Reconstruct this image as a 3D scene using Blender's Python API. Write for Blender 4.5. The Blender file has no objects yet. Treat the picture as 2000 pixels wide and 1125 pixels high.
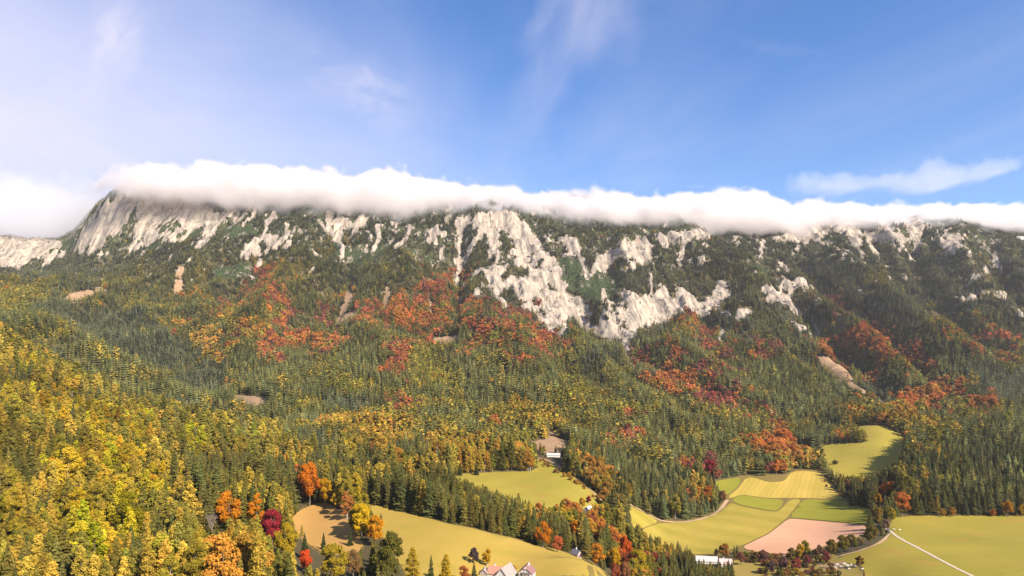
import bpy, bmesh, math, random
import numpy as np
from mathutils import Vector, Matrix
from mathutils.geometry import delaunay_2d_cdt

random.seed(7)
rng = np.random.default_rng(7)
SC = bpy.context.scene
COL = SC.collection
R = math.radians

# ------------------------------------------------------------------ camera, sky, sun, exposure
FOC, CX, HOR = 1333.0, 1000.0, 700.0            # focal length, centre column and horizon row of the 2000 px photo
cam_d = bpy.data.cameras.new('camera')
cam = bpy.data.objects.new('camera', cam_d)
COL.objects.link(cam)
cam.location = (0, 0, 0)
cam.rotation_euler = (R(90), 0, 0)
cam_d.sensor_width = 36.0
cam_d.lens = 36.0 * FOC / 2000.0
cam_d.shift_y = (HOR - 562.5) / 2000.0
cam_d.clip_start = 1.0
cam_d.clip_end = 40000.0
SC.camera = cam

SUN_AZ, SUN_EL = R(136), R(37)                 # azimuth clockwise from the view direction
sun_dir = Vector((math.sin(SUN_AZ) * math.cos(SUN_EL), math.cos(SUN_AZ) * math.cos(SUN_EL), math.sin(SUN_EL)))
sun_d = bpy.data.lights.new('sun', 'SUN')
sun_d.energy = 5.0
sun_d.angle = R(0.53)
sun_d.color = (1.0, 0.88, 0.73)
sun = bpy.data.objects.new('sun', sun_d)
COL.objects.link(sun)
sun.rotation_euler = sun_dir.to_track_quat('Z', 'Y').to_euler()
sun.location = (600, -400, 900)

SC.view_settings.view_transform = 'Standard'
SC.view_settings.look = 'None'
SC.view_settings.gamma = 1.0
SC.view_settings.use_curve_mapping = False
SC.view_settings.exposure = 1.1
cy = SC.cycles
cy.use_denoising = True
cy.max_bounces = 12
cy.diffuse_bounces = 3
cy.transmission_bounces = 3
cy.transparent_max_bounces = 8
cy.volume_bounces = 10
cy.volume_step_rate = 2.0
cy.use_adaptive_sampling = True
cy.adaptive_threshold = 0.008


class NT:
    """small helper for building node trees"""
    def __init__(self, tree):
        self.t = tree
    def n(self, kind, _in=None, **kw):
        nd = self.t.nodes.new(kind)
        for k, v in kw.items():
            setattr(nd, k, v)
        for k, v in (_in or {}).items():
            self.set(nd, k, v)
        return nd
    def set(self, nd, k, v):
        s = nd.inputs[k]
        if isinstance(v, bpy.types.NodeSocket):
            self.t.links.new(v, s)
        else:
            s.default_value = v
    def m(self, op, a, b=0.0, c=None, clamp=False):
        nd = self.t.nodes.new('ShaderNodeMath')
        nd.operation = op
        nd.use_clamp = clamp
        self.set(nd, 0, a)
        self.set(nd, 1, b)
        if c is not None:
            self.set(nd, 2, c)
        return nd.outputs[0]
    def vm(self, op, a, b=None, s=None):
        nd = self.t.nodes.new('ShaderNodeVectorMath')
        nd.operation = op
        self.set(nd, 0, a)
        if b is not None:
            self.set(nd, 1, b)
        if s is not None:
            self.set(nd, 'Scale', s)
        return nd.outputs[0]
    def mix(self, f, a, b, mode='MIX'):
        nd = self.t.nodes.new('ShaderNodeMix')
        nd.data_type = 'RGBA'
        nd.blend_type = mode
        self.set(nd, 0, f)
        for i, v in ((6, a), (7, b)):
            if not isinstance(v, bpy.types.NodeSocket) and len(v) == 3:
                v = (*v, 1.0)
            self.set(nd, i, v)
        return nd.outputs[2]
    def noise(self, vec, scale, detail=4.0, rough=0.55, dist=0.0, out=0):
        nd = self.n('ShaderNodeTexNoise', {'Vector': vec, 'Scale': scale, 'Detail': detail, 'Roughness': rough, 'Distortion': dist})
        return nd.outputs[out]
    def step(self, v, a, b):
        nd = self.t.nodes.new('ShaderNodeMapRange')
        nd.interpolation_type = 'SMOOTHSTEP'
        self.set(nd, 0, v)
        self.set(nd, 1, a)
        self.set(nd, 2, b)
        return nd.outputs[0]


world = bpy.data.worlds.new('World')
SC.world = world
world.use_nodes = True
wt = NT(world.node_tree)
world.node_tree.nodes.clear()
sky = wt.n('ShaderNodeTexSky', sky_type='NISHITA', sun_disc=False, sun_elevation=SUN_EL, sun_rotation=SUN_AZ,
           altitude=600.0, air_density=1.0, dust_density=0.3, ozone_density=3.0)
tc = wt.n('ShaderNodeTexCoord').outputs['Generated']
sep = wt.n('ShaderNodeSeparateXYZ', {0: tc})
ax, ay, az = sep.outputs
fy = wt.m('MAXIMUM', ay, 0.05)
U = wt.m('DIVIDE', ax, fy)
V = wt.m('DIVIDE', az, fy)
front = wt.step(ay, 0.05, 0.3)
uv = wt.n('ShaderNodeCombineXYZ', {0: U, 1: V, 2: 0.0}).outputs[0]
# thin cirrus on a high plane, drawn from the view direction so that it lies in the whole sky
hz = wt.m('MAXIMUM', az, 0.06)
pl = wt.n('ShaderNodeCombineXYZ', {0: wt.m('DIVIDE', ax, hz), 1: wt.m('DIVIDE', ay, hz), 2: 0.0}).outputs[0]
rot = wt.n('ShaderNodeMapping', {'Vector': pl, 'Rotation': (0, 0, R(28)), 'Scale': (0.9, 0.26, 1)}).outputs[0]
ci = wt.step(wt.noise(rot, 1.6, 7.0, 0.62, 0.5), 0.47, 0.95)
ci2 = wt.step(wt.noise(pl, 0.45, 3.0, 0.5), 0.42, 0.72)
ci3 = wt.m('MULTIPLY', wt.step(wt.noise(rot, 0.5, 5.0, 0.6, 0.8), 0.32, 0.80), 0.30)
cirrus = wt.m('ADD', wt.m('MULTIPLY', wt.m('MULTIPLY', ci, ci2), 0.6), ci3)


def streak(u0, v0, u1, v1, w0, w1, amt, scale, lo, hi, stretch=(1, 1)):
    """a wisp along the line u0,v0 - u1,v1 (directions in the sky), width w0 to w1"""
    L = math.hypot(u1 - u0, v1 - v0)
    tx, ty = (u1 - u0) / L, (v1 - v0) / L
    du, dv = wt.m('SUBTRACT', U, u0), wt.m('SUBTRACT', V, v0)
    t = wt.m('ADD', wt.m('MULTIPLY', du, tx), wt.m('MULTIPLY', dv, ty))
    s = wt.m('ADD', wt.m('MULTIPLY', du, -ty), wt.m('MULTIPLY', dv, tx))
    tt = wt.m('DIVIDE', t, L, clamp=True)
    w = wt.m('ADD', wt.m('MULTIPLY', tt, w1 - w0), w0)
    wob = wt.m('MULTIPLY', wt.m('SUBTRACT', wt.noise(uv, 9.0, 4.0), 0.5), 0.10)
    g = wt.m('ABSOLUTE', wt.m('DIVIDE', wt.m('ADD', s, wob), w))
    g = wt.m('SUBTRACT', 1.0, wt.step(g, 0.0, 1.0))
    e = wt.m('MULTIPLY', wt.step(t, -0.04, 0.24), wt.m('SUBTRACT', 1.0, wt.step(t, L - 0.08, L + 0.03)))
    q = wt.n('ShaderNodeCombineXYZ', {0: wt.m('MULTIPLY', t, scale * stretch[0]), 1: wt.m('MULTIPLY', s, scale * stretch[1]), 2: amt}).outputs[0]
    tex = wt.step(wt.noise(q, 1.0, 6.0, 0.6, 0.6), lo, hi)
    return wt.m('MULTIPLY', wt.m('MULTIPLY', wt.m('MULTIPLY', g, e), tex), amt)


def uvp(x, y):
    return (x - CX) / FOC, (HOR - y) / FOC


wisps = [
    streak(*uvp(985, 330), *uvp(1180, -80), 0.034, 0.11, 0.40, 8, 0.08, 0.78, (0.4, 2.0)),
    streak(*uvp(1000, 40), *uvp(1260, 20), 0.10, 0.12, 0.40, 10, 0.26, 0.84, (2.0, 1.2)),
    streak(*uvp(540, 110), *uvp(810, 200), 0.06, 0.08, 0.6, 13, 0.30, 0.80, (1.0, 2.0)),
    streak(*uvp(110, 250), *uvp(265, 10), 0.06, 0.07, 0.8, 13, 0.24, 0.74, (0.8, 2.0)),
    streak(*uvp(1320, 40), *uvp(1600, 95), 0.012, 0.018, 0.16, 7, 0.3, 0.8, (1.0, 2.0)),
    streak(*uvp(1100, 335), *uvp(1330, 275), 0.02, 0.02, 0.13, 7, 0.3, 0.8, (1.0, 2.0)),
]
wsum = wisps[0]
for w_ in wisps[1:]:
    wsum = wt.m('MAXIMUM', wsum, w_)
# a broad thin veil of high cloud over the left half of the view
veil = wt.m('SUBTRACT', 1.0, wt.step(wt.m('ADD', wt.m('ADD', U, wt.m('MULTIPLY', V, 1.3)), wt.m('MULTIPLY', wt.noise(uv, 2.2, 4.0), 0.35)), -0.40, 0.75))
veil = wt.m('MULTIPLY', veil, 0.85)
ctot = wt.m('ADD', wt.m('MULTIPLY', wt.m('SUBTRACT', wt.m('ADD', wsum, veil), wt.m('MULTIPLY', wsum, veil)), front), cirrus)
ctot = wt.m('MINIMUM', wt.m('MAXIMUM', ctot, 0.0), 0.92)
hsv = wt.n('ShaderNodeHueSaturation', {'Hue': 0.508, 'Saturation': 1.29, 'Value': 1.0, 'Color': sky.outputs[0]}).outputs[0]
scol = wt.mix(ctot, hsv, (4.5, 4.3, 5.1))
bg = wt.n('ShaderNodeBackground', {'Color': scol, 'Strength': 0.094})
out = wt.n('ShaderNodeOutputWorld')
world.node_tree.links.new(bg.outputs[0], out.inputs[0])


# ------------------------------------------------------------------ numpy noise
def _hash(ix, iy, seed):
    h = (ix.astype(np.int64) * 374761393 + iy.astype(np.int64) * 668265263 + seed * 974711) & 0xFFFFFFFF
    h = ((h ^ (h >> 13)) * 1274126177) & 0xFFFFFFFF
    return ((h ^ (h >> 16)) & 0xFFFF) / 65535.0


def vnoise(x, y, seed=0):
    ix, iy = np.floor(x), np.floor(y)
    fx, fy_ = x - ix, y - iy
    fx = fx * fx * fx * (fx * (fx * 6 - 15) + 10)
    fy_ = fy_ * fy_ * fy_ * (fy_ * (fy_ * 6 - 15) + 10)
    a, b = _hash(ix, iy, seed), _hash(ix + 1, iy, seed)
    c, d = _hash(ix, iy + 1, seed), _hash(ix + 1, iy + 1, seed)
    return (a * (1 - fx) + b * fx) * (1 - fy_) + (c * (1 - fx) + d * fx) * fy_


def fbm(x, y, seed=0, octs=4, gain=0.5):
    s, a, t = 0.0, 1.0, 0.0
    for o in range(octs):
        s = s + a * vnoise(x * 2 ** o + 17.3 * o, y * 2 ** o + 9.1 * o, seed + o)
        t += a
        a *= gain
    return s / t


def ridged(x, y, seed=0, octs=4):
    s, a, t = 0.0, 1.0, 0.0
    for o in range(octs):
        s = s + a * (1 - np.abs(2 * vnoise(x * 2 ** o + 5.7 * o, y * 2 ** o + 3.3 * o, seed + o) - 1))
        t += a
        a *= 0.5
    return s / t


# ------------------------------------------------------------------ terrain: profiles (distance, row of the photo) per column
near_r = [(150, 1800), (250, 1530), (400, 1265)]
PROF = {
 -300: [(150, 1300), (300, 1080), (500, 840), (800, 690), (1000, 600), (1200, 600), (1500, 620), (2000, 590), (2600, 570), (3000, 545), (3300, 470), (3600, 420), (4200, 400)],
 0: [(150, 1500), (250, 1300), (330, 1180), (500, 930), (700, 770), (900, 685), (1000, 668), (1080, 692), (1200, 690), (1300, 662), (1400, 622), (1600, 628), (1900, 610), (2200, 578), (2500, 556), (2800, 545), (3100, 528), (3250, 495), (3400, 472), (3600, 462), (4200, 470)],
 130: [(150, 1500), (250, 1280), (330, 1170), (500, 970), (700, 835), (850, 765), (950, 737), (1040, 768), (1180, 760), (1290, 712), (1400, 648), (1550, 655), (1750, 650), (2150, 588), (2350, 560), (2600, 540), (2900, 522), (3100, 505), (3200, 482), (3300, 468), (3450, 462), (4200, 470)],
 200: [(150, 1500), (250, 1260), (330, 1160), (500, 985), (700, 865), (850, 802), (950, 772), (1040, 802), (1180, 798), (1290, 748), (1400, 680), (1500, 694), (1620, 708), (1750, 688), (1900, 650), (2150, 600), (2350, 572), (2600, 545), (2800, 520), (2950, 488), (3030, 442), (3100, 402), (3250, 390), (4200, 395)],
 250: [(150, 1500), (250, 1255), (330, 1155), (500, 993), (700, 878), (850, 818), (970, 787), (1060, 818), (1200, 812), (1300, 762), (1400, 706), (1500, 724), (1650, 732), (1760, 708), (1850, 680), (2080, 625), (2300, 586), (2550, 550), (2780, 518), (2950, 476), (3040, 422), (3120, 376), (3260, 374), (4200, 380)],
 300: [(150, 1500), (250, 1250), (330, 1150), (500, 1000), (700, 890), (850, 832), (1000, 800), (1080, 830), (1220, 824), (1310, 784), (1400, 735), (1500, 754), (1650, 758), (1790, 724), (2000, 650), (2250, 600), (2500, 560), (2700, 520), (2900, 470), (3050, 420), (3180, 378), (3400, 355), (4200, 370)],
 400: [(150, 1500), (250, 1240), (330, 1145), (450, 1035), (600, 940), (750, 880), (880, 846), (960, 838), (1050, 862), (1200, 848), (1310, 806), (1400, 775), (1500, 788), (1620, 768), (1720, 735), (1850, 690), (2050, 640), (2300, 590), (2500, 555), (2700, 505), (2850, 465), (3000, 420), (3200, 365), (3400, 340), (4200, 370)],
 500: [(150, 1500), (250, 1240), (330, 1145), (450, 1040), (600, 950), (750, 895), (880, 866), (960, 854), (1040, 864), (1150, 836), (1250, 800), (1300, 785), (1450, 750), (1600, 715), (1800, 675), (2000, 640), (2250, 592), (2450, 550), (2650, 505), (2800, 465), (2950, 425), (3150, 378), (3400, 372), (4200, 390)],
 600: [(150, 1550), (250, 1270), (330, 1160), (450, 1075), (520, 1035), (600, 987), (680, 945), (780, 915), (900, 885), (1050, 850), (1250, 800), (1450, 745), (1650, 705), (1850, 670), (2050, 635), (2250, 597), (2450, 550), (2650, 505), (2800, 465), (2950, 425), (3150, 378), (3400, 372), (4200, 390)],
 700: [(150, 1600), (250, 1300), (330, 1180), (430, 1090), (500, 1035), (580, 984), (620, 968), (700, 945), (800, 915), (950, 875), (1100, 845), (1250, 812), (1450, 755), (1650, 710), (1850, 670), (2050, 635), (2250, 597), (2450, 552), (2650, 505), (2800, 465), (2950, 420), (3150, 378), (3400, 375), (4200, 395)],
 850: [(150, 1600), (250, 1320), (330, 1200), (420, 1100), (520, 1016), (560, 1008), (640, 980), (740, 945), (860, 910), (1000, 875), (1150, 840), (1300, 805), (1450, 765), (1650, 715), (1850, 672), (2100, 625), (2300, 585), (2500, 540), (2700, 490), (2850, 445), (3000, 405), (3150, 398), (3400, 402), (4200, 420)],
 1000: [(150, 1650), (250, 1380), (330, 1250), (400, 1160), (450, 1100), (500, 1051), (540, 1050), (600, 1040), (680, 985), (720, 965), (850, 920), (950, 890), (1050, 865), (1200, 835), (1350, 800), (1500, 760), (1700, 705), (1900, 665), (2100, 635), (2300, 595), (2450, 555), (2600, 510), (2750, 465), (2900, 425), (3050, 408), (3200, 406), (3400, 408), (4200, 420)],
 1150: [(150, 1700), (250, 1430), (330, 1290), (400, 1170), (440, 1099), (480, 1105), (540, 1095), (620, 1050), (700, 1000), (720, 990), (800, 953), (900, 915), (1050, 872), (1200, 835), (1400, 790), (1600, 748), (1800, 715), (2000, 695), (2150, 668), (2250, 640), (2400, 592), (2550, 545), (2700, 497), (2850, 455), (3000, 420), (3200, 398), (3400, 398), (4200, 410)],
 1220: [(150, 1750), (250, 1480), (330, 1335), (400, 1225), (450, 1165), (520, 1135), (600, 1110), (700, 1048), (760, 1020), (800, 993), (860, 965), (1000, 910), (1150, 858), (1300, 822), (1500, 775), (1700, 732), (1900, 702), (2050, 685), (2180, 655), (2300, 620), (2450, 572), (2600, 525), (2750, 480), (2900, 442), (3050, 418), (3250, 402), (4200, 415)],
 1300: [(150, 1800), (250, 1530), (330, 1380), (400, 1290), (450, 1230), (520, 1175), (600, 1135), (700, 1085), (760, 1055), (840, 1012), (900, 980), (1000, 930), (1150, 870), (1300, 825), (1500, 778), (1700, 738), (1900, 705), (2050, 685), (2200, 655), (2350, 612), (2500, 565), (2650, 515), (2800, 470), (2950, 437), (3100, 415), (3300, 400), (4200, 420)],
 1450: [(150, 1800), (250, 1530), (400, 1270), (500, 1180), (600, 1130), (680, 1090), (740, 1065), (830, 1015), (900, 985), (1000, 945), (1040, 932), (1150, 890), (1300, 845), (1450, 810), (1650, 765), (1850, 722), (2050, 680), (2200, 645), (2350, 600), (2500, 555), (2650, 512), (2800, 478), (2950, 462), (3100, 463), (3400, 478), (4200, 500)],
 1600: [(150, 1800), (250, 1540), (400, 1280), (500, 1190), (580, 1130), (650, 1095), (720, 1060), (800, 1022), (900, 980), (1000, 942), (1060, 920), (1120, 905), (1250, 870), (1350, 850), (1500, 805), (1650, 765), (1800, 725), (1950, 690), (2100, 655), (2250, 620), (2400, 580), (2550, 540), (2700, 500), (2850, 462), (2950, 442), (3100, 440), (3300, 450), (4200, 480)],
 1720: [(150, 1800), (250, 1540), (400, 1275), (500, 1180), (580, 1112), (700, 1045), (780, 1008), (880, 965), (980, 935), (1050, 915), (1200, 860), (1300, 833), (1400, 812), (1550, 785), (1700, 750), (1850, 715), (2000, 680), (2150, 645), (2300, 610), (2450, 570), (2600, 530), (2750, 490), (2900, 455), (2980, 447), (3100, 447), (3300, 455), (4200, 490)],
 1800: near_r + [(540, 1125), (700, 1045), (785, 1006), (850, 965), (950, 910), (1050, 875), (1150, 872), (1250, 852), (1400, 815), (1550, 785), (1700, 750), (1900, 700), (2100, 650), (2300, 600), (2500, 550), (2700, 500), (2850, 465), (2950, 448), (3050, 446), (3300, 455), (4200, 490)],
 1900: near_r + [(540, 1125), (700, 1045), (785, 1006), (850, 968), (950, 910), (1070, 855), (1180, 828), (1280, 832), (1400, 810), (1550, 775), (1700, 745), (1900, 695), (2100, 645), (2300, 600), (2500, 552), (2700, 505), (2850, 470), (2960, 452), (3050, 450), (3300, 460), (4200, 490)],
 2000: near_r + [(540, 1125), (700, 1045), (785, 1006), (850, 970), (950, 912), (1070, 860), (1250, 816), (1350, 822), (1450, 800), (1600, 765), (1750, 730), (1900, 695), (2100, 645), (2300, 600), (2500, 555), (2700, 512), (2850, 480), (2960, 463), (3050, 462), (3300, 475), (4200, 500)],
 2300: near_r + [(540, 1125), (700, 1045), (785, 1006), (850, 975), (950, 915), (1070, 862), (1250, 800), (1350, 795), (1450, 785), (1600, 755), (1750, 725), (1900, 695), (2100, 650), (2300, 605), (2500, 560), (2700, 525), (2850, 500), (2960, 485), (3050, 485), (3300, 495), (4200, 510)],
}
keys = sorted(PROF)
NC = 900
PXC = np.linspace(-600, 2600, NC)
DROW = np.concatenate([np.arange(120, 480, 9), np.arange(480, 1000, 5.5), np.arange(1000, 1800, 6.5), np.arange(1800, 3260, 6.5), np.linspace(3260, 4200, 28)])
NR = len(DROW)
ZK = np.array([np.interp(DROW, [d for d, _ in PROF[k]], [(HOR - p) / FOC * d for d, p in PROF[k]]) for k in keys])  # keys x rows
# smooth along distance a little, then spline across columns
ker = np.array([1, 2, 3, 2, 1.0]); ker /= ker.sum()
ZK = np.array([np.convolve(np.pad(z, 2, mode='edge'), ker, 'valid') for z in ZK])


def hermite_cols(xk, zk, xq):
    xk = np.asarray(xk, float)
    m = np.zeros_like(zk)
    dx = np.diff(xk)[:, None]
    sl = np.diff(zk, axis=0) / dx
    m[1:-1] = (sl[:-1] * dx[1:] + sl[1:] * dx[:-1]) / (dx[1:] + dx[:-1])
    m[0], m[-1] = sl[0], sl[-1]
    same = (sl[:-1] * sl[1:]) <= 0
    m[1:-1][same] *= 0.35
    xq = np.clip(xq, xk[0], xk[-1])
    i = np.clip(np.searchsorted(xk, xq) - 1, 0, len(xk) - 2)
    h = (xk[i + 1] - xk[i])
    t = ((xq - xk[i]) / h)[:, None]
    h = h[:, None]
    return ((2 * t**3 - 3 * t**2 + 1) * zk[i] + (t**3 - 2 * t**2 + t) * h * m[i]
            + (-2 * t**3 + 3 * t**2) * zk[i + 1] + (t**3 - t**2) * h * m[i + 1])


Z0 = hermite_cols(keys, ZK, PXC).T.copy()       # rows x cols
PXG, DG = np.meshgrid(PXC, DROW)
XG = (PXG - CX) / FOC * DG

# ------------------------------------------------------------------ masks drawn over the slope (rock, dwarf pine, bare earth)
MW, MH = 1000, 563


def poly_mask(polys, out=None, val=1.0):
    img = np.zeros((MH, MW), np.float32) if out is None else out
    for P in polys:
        P = np.asarray(P, float) / 2.0
        x0, x1 = int(max(0, P[:, 0].min() - 1)), int(min(MW, P[:, 0].max() + 2))
        y0, y1 = int(max(0, P[:, 1].min() - 1)), int(min(MH, P[:, 1].max() + 2))
        if x1 <= x0 or y1 <= y0:
            continue
        gx, gy = np.meshgrid(np.arange(x0, x1) + 0.5, np.arange(y0, y1) + 0.5)
        ins = np.zeros(gx.shape, bool)
        for (ax_, ay_), (bx_, by_) in zip(P, np.roll(P, -1, axis=0)):
            if ay_ == by_:
                continue
            c = ((ay_ > gy) != (by_ > gy)) & (gx < (bx_ - ax_) * (gy - ay_) / (by_ - ay_) + ax_)
            ins ^= c
        img[y0:y1, x0:x1][ins] = val
    return img


def blur(img, n=1):
    for _ in range(n):
        p = np.pad(img, 1, mode='edge')
        img = (p[1:-1, 1:-1] * 4 + p[:-2, 1:-1] * 2 + p[2:, 1:-1] * 2 + p[1:-1, :-2] * 2 + p[1:-1, 2:] * 2
               + p[:-2, :-2] + p[:-2, 2:] + p[2:, :-2] + p[2:, 2:]) / 16
    return img


def sample(img, px, py):
    x = np.clip(px / 2 - 0.5, 0, MW - 1.001)
    y = np.clip(py / 2 - 0.5, 0, MH - 1.001)
    i, j = x.astype(int), y.astype(int)
    fx, fy_ = x - i, y - j
    return (img[j, i] * (1 - fx) + img[j, i + 1] * fx) * (1 - fy_) + (img[j + 1, i] * (1 - fx) + img[j + 1, i + 1] * fx) * fy_


def crop(x0, y0, s):
    return lambda *pts: [(x0 + x * s, y0 + y * s) for x, y in pts]


c1, c2, c3 = crop(0, 340, .19551), crop(330, 380, .19551), crop(660, 400, .19551)
c4, c5, c6, c7 = crop(860, 420, .249), crop(1060, 430, .24), crop(1340, 430, .23994), crop(1660, 420, .19551)
ROCK = [
 c1((0,640),(150,640),(330,630),(490,670),(500,690),(590,650),(640,700),(600,740),(640,830),(560,830),(430,880),(250,900),(100,930),(0,940)),
 c1((780,810),(740,740),(800,640),(830,560),(870,480),(940,420),(960,300),(1100,250),(1130,180),(1250,140),(1420,150),(1480,200),(1739,200),(1739,440),(1640,500),(1500,560),(1560,600),(1480,660),(1340,720),(1300,780),(1230,780),(1320,680),(1320,650),(1250,640),(1240,600),(1150,580),(1000,660),(1130,690),(1050,740),(900,800)),
 c1((1739,540),(1640,610),(1620,680),(1690,690),(1739,650)),
 c2((0,370),(130,290),(200,300),(80,380),(60,430),(0,480)),
 c2((120,230),(200,100),(330,120),(450,140),(560,220),(580,280),(450,360),(340,480),(270,530),(260,500),(330,440),(340,380),(290,340),(180,340),(0,250),(0,0),(100,0),(200,30)),
 c2((580,60),(710,80),(700,200),(610,260),(585,240)), c2((600,290),(740,290),(780,250),(850,310),(720,310)),
 c2((960,370),(985,370),(940,430),(910,520),(930,590),(790,660),(700,650),(720,610),(830,490),(870,440),(920,440)),
 c2((970,140),(1000,130),(980,260),(985,360),(955,370)),
 c2((1000,550),(1010,500),(940,460),(950,410),(1080,400),(1180,350),(1240,360),(1200,420),(1080,490)),
 c2((1000,230),(1090,200),(1170,260),(1120,330),(1040,310)), c2((1240,270),(1330,190),(1310,230),(1200,330)),
 c2((1500,310),(1600,300),(1560,160),(1700,200),(1739,320),(1739,620),(1700,580),(1700,480),(1640,470),(1600,400)),
 c2((1370,240),(1500,290),(1420,280)), c2((1280,400),(1380,330),(1360,420)),
 c3((0,140),(40,230),(100,300),(70,420),(90,510),(60,525),(20,450),(0,350)),
 c3((60,210),(160,150),(320,110),(330,200),(240,250),(150,280),(70,240)), c3((250,340),(270,240),(320,300),(270,320)),
 c3((390,180),(430,190),(430,260),(370,310),(360,400),(370,460),(350,470),(335,400),(350,330),(400,270)),
 c3((540,320),(580,260),(670,240),(620,300)), c3((640,370),(660,290),(690,340)), c3((650,120),(710,130),(660,230)), c3((840,190),(870,130),(910,200)),
 c3((905,270),(970,200),(1060,270),(1040,320),(940,330),(930,390),(905,400)),
 c3((1140,90),(1300,140),(1350,270),(1240,290),(1220,380),(1210,470),(1220,600),(1260,680),(1240,770),(1190,830),(1185,700),(1170,560),(1190,450),(1195,350),(1160,250)),
 c3((1220,480),(1320,340),(1310,390),(1240,490)),
 c3((1280,100),(1739,90),(1739,310),(1650,270),(1560,330),(1590,420),(1560,500),(1500,470),(1430,390),(1500,380),(1460,270),(1400,260),(1300,240)),
 c3((1320,660),(1450,660),(1520,710),(1520,600),(1560,540),(1580,640),(1690,560),(1739,600),(1640,720),(1540,830),(1460,740)),
 c3((1290,830),(1380,830),(1460,960),(1410,1000),(1340,920)),
 c3((1540,880),(1600,800),(1739,780),(1739,860),(1640,900),(1690,1000),(1739,1060),(1720,1080),(1600,1010)),
 c4((540,40),(640,50),(720,170),(800,290),(880,380),(940,480),(1004,600),(1004,960),(930,940),(850,890),(800,810),(740,760),(680,750),(640,700),(610,640),(540,560),(430,560),(480,540),(560,510),(690,500),(700,440),(660,400),(600,400),(550,330),(560,270),(550,160)),
 c5((0,290),(40,310),(130,440),(220,610),(330,640),(430,740),(490,690),(520,670),(600,690),(620,620),(660,580),(760,620),(850,630),(940,600),(1000,560),(1080,540),(1150,560),(1250,640),(1250,750),(1170,700),(1100,750),(1050,830),(980,880),(940,840),(860,850),(770,900),(750,990),(720,1030),(640,1080),(600,1000),(560,970),(530,1005),(515,990),(520,930),(480,950),(400,940),(300,880),(230,830),(160,840),(220,960),(130,930),(60,890),(0,840)),
 c5((390,350),(480,290),(600,230),(650,300),(640,350),(540,390),(520,430),(480,400),(420,430),(400,420)),
 c5((620,120),(720,110),(800,130),(860,200),(830,250),(850,330),(890,320),(900,370),(830,390),(780,350),(740,300),(690,330),(660,320),(640,200),(600,150)),
 c5((970,130),(1050,80),(1150,110),(1250,120),(1200,190),(1120,200),(1050,190),(1000,230),(900,190)),
 c5((1110,200),(1135,210),(1110,380),(1060,420),(1020,400),(1090,340)), c5((940,380),(1040,340),(990,380),(960,430)),
 c5((130,150),(210,120),(290,150),(300,230),(270,280),(170,300),(140,250),(210,220),(130,200)), c5((0,120),(50,130),(100,190),(30,200)),
 c5((280,330),(310,320),(340,370),(300,350)), c5((340,440),(390,430),(390,480)), c5((330,190),(380,210),(340,240),(330,330)), c5((400,230),(480,230),(410,280)),
 c5((0,260),(80,270),(110,320),(50,320)), c5((480,570),(490,570),(515,670),(500,740),(480,650)), c5((850,430),(868,440),(868,600),(855,600)),
 c6((0,590),(40,600),(80,660),(30,700),(0,690)), c6((40,720),(130,690),(190,720),(200,820),(150,820),(60,760)),
 c6((160,660),(240,600),(280,570),(270,500),(400,520),(380,570),(340,620),(380,690),(310,690),(330,770),(480,730),(550,740),(480,800),(420,850),(320,850),(280,800),(270,760),(210,740)),
 c6((240,860),(270,870),(300,920),(330,950),(300,1010),(240,970)), c6((120,470),(150,440),(150,480)),
 c6((690,680),(620,530),(700,560),(750,500),(800,490),(830,510),(900,490),(960,490),(1000,540),(1000,640),(930,600),(870,590),(830,640),(880,700),(920,760),(900,800),(850,760),(760,720)),
 c6((1010,560),(1050,580),(1040,610),(1010,600)), c6((1010,650),(1060,650),(1090,690),(1060,720),(1010,700)), c6((1000,720),(1040,730),(980,850),(940,790)),
 c6((790,810),(870,830),(950,870),(1040,960),(1010,1000),(920,960),(840,900)),
 c6((0,60),(180,100),(170,170),(50,160),(0,220)), c6((380,110),(460,130),(400,240),(390,190)), c6((490,90),(570,90),(620,90),(590,170),(610,270),(580,240),(570,150)),
 c6((640,70),(900,60),(1000,40),(1100,10),(1300,20),(1417,60),(1417,250),(1380,230),(1340,150),(1200,120),(1120,160),(1110,240),(1080,170),(960,190),(880,150),(830,230),(790,230),(760,170)),
 c7((0,60),(60,90),(100,230),(130,250),(200,330),(260,380),(240,385),(140,290),(60,290),(120,390),(100,370),(0,260)),
 c7((130,200),(180,140),(280,200),(350,110),(420,80),(740,90),(740,310),(770,350),(740,410),(690,400),(680,350),(600,300),(570,370),(510,340),(600,310),(560,270),(480,270),(400,260),(360,290),(280,260)),
 c7((870,330),(860,250),(950,160),(1100,180),(1140,240),(1110,310),(1060,370),(880,370)), c7((1130,350),(1260,370),(1230,420),(1180,420)),
 c7((1350,560),(1400,500),(1480,470),(1540,530),(1440,560),(1360,600)),
 c7((1060,840),(1160,850),(1190,790),(1400,760),(1560,780),(1560,880),(1440,820),(1330,850),(1250,900),(1180,880),(1080,880)),
 c7((930,770),(1000,790),(960,810)), c7((1600,930),(1680,950),(1739,1030),(1739,1100),(1650,980)), c7((970,940),(1090,1020),(1010,990)),
 c7((1500,310),(1570,320),(1550,360)), c7((1400,200),(1440,210),(1480,310),(1430,280)),
]
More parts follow.
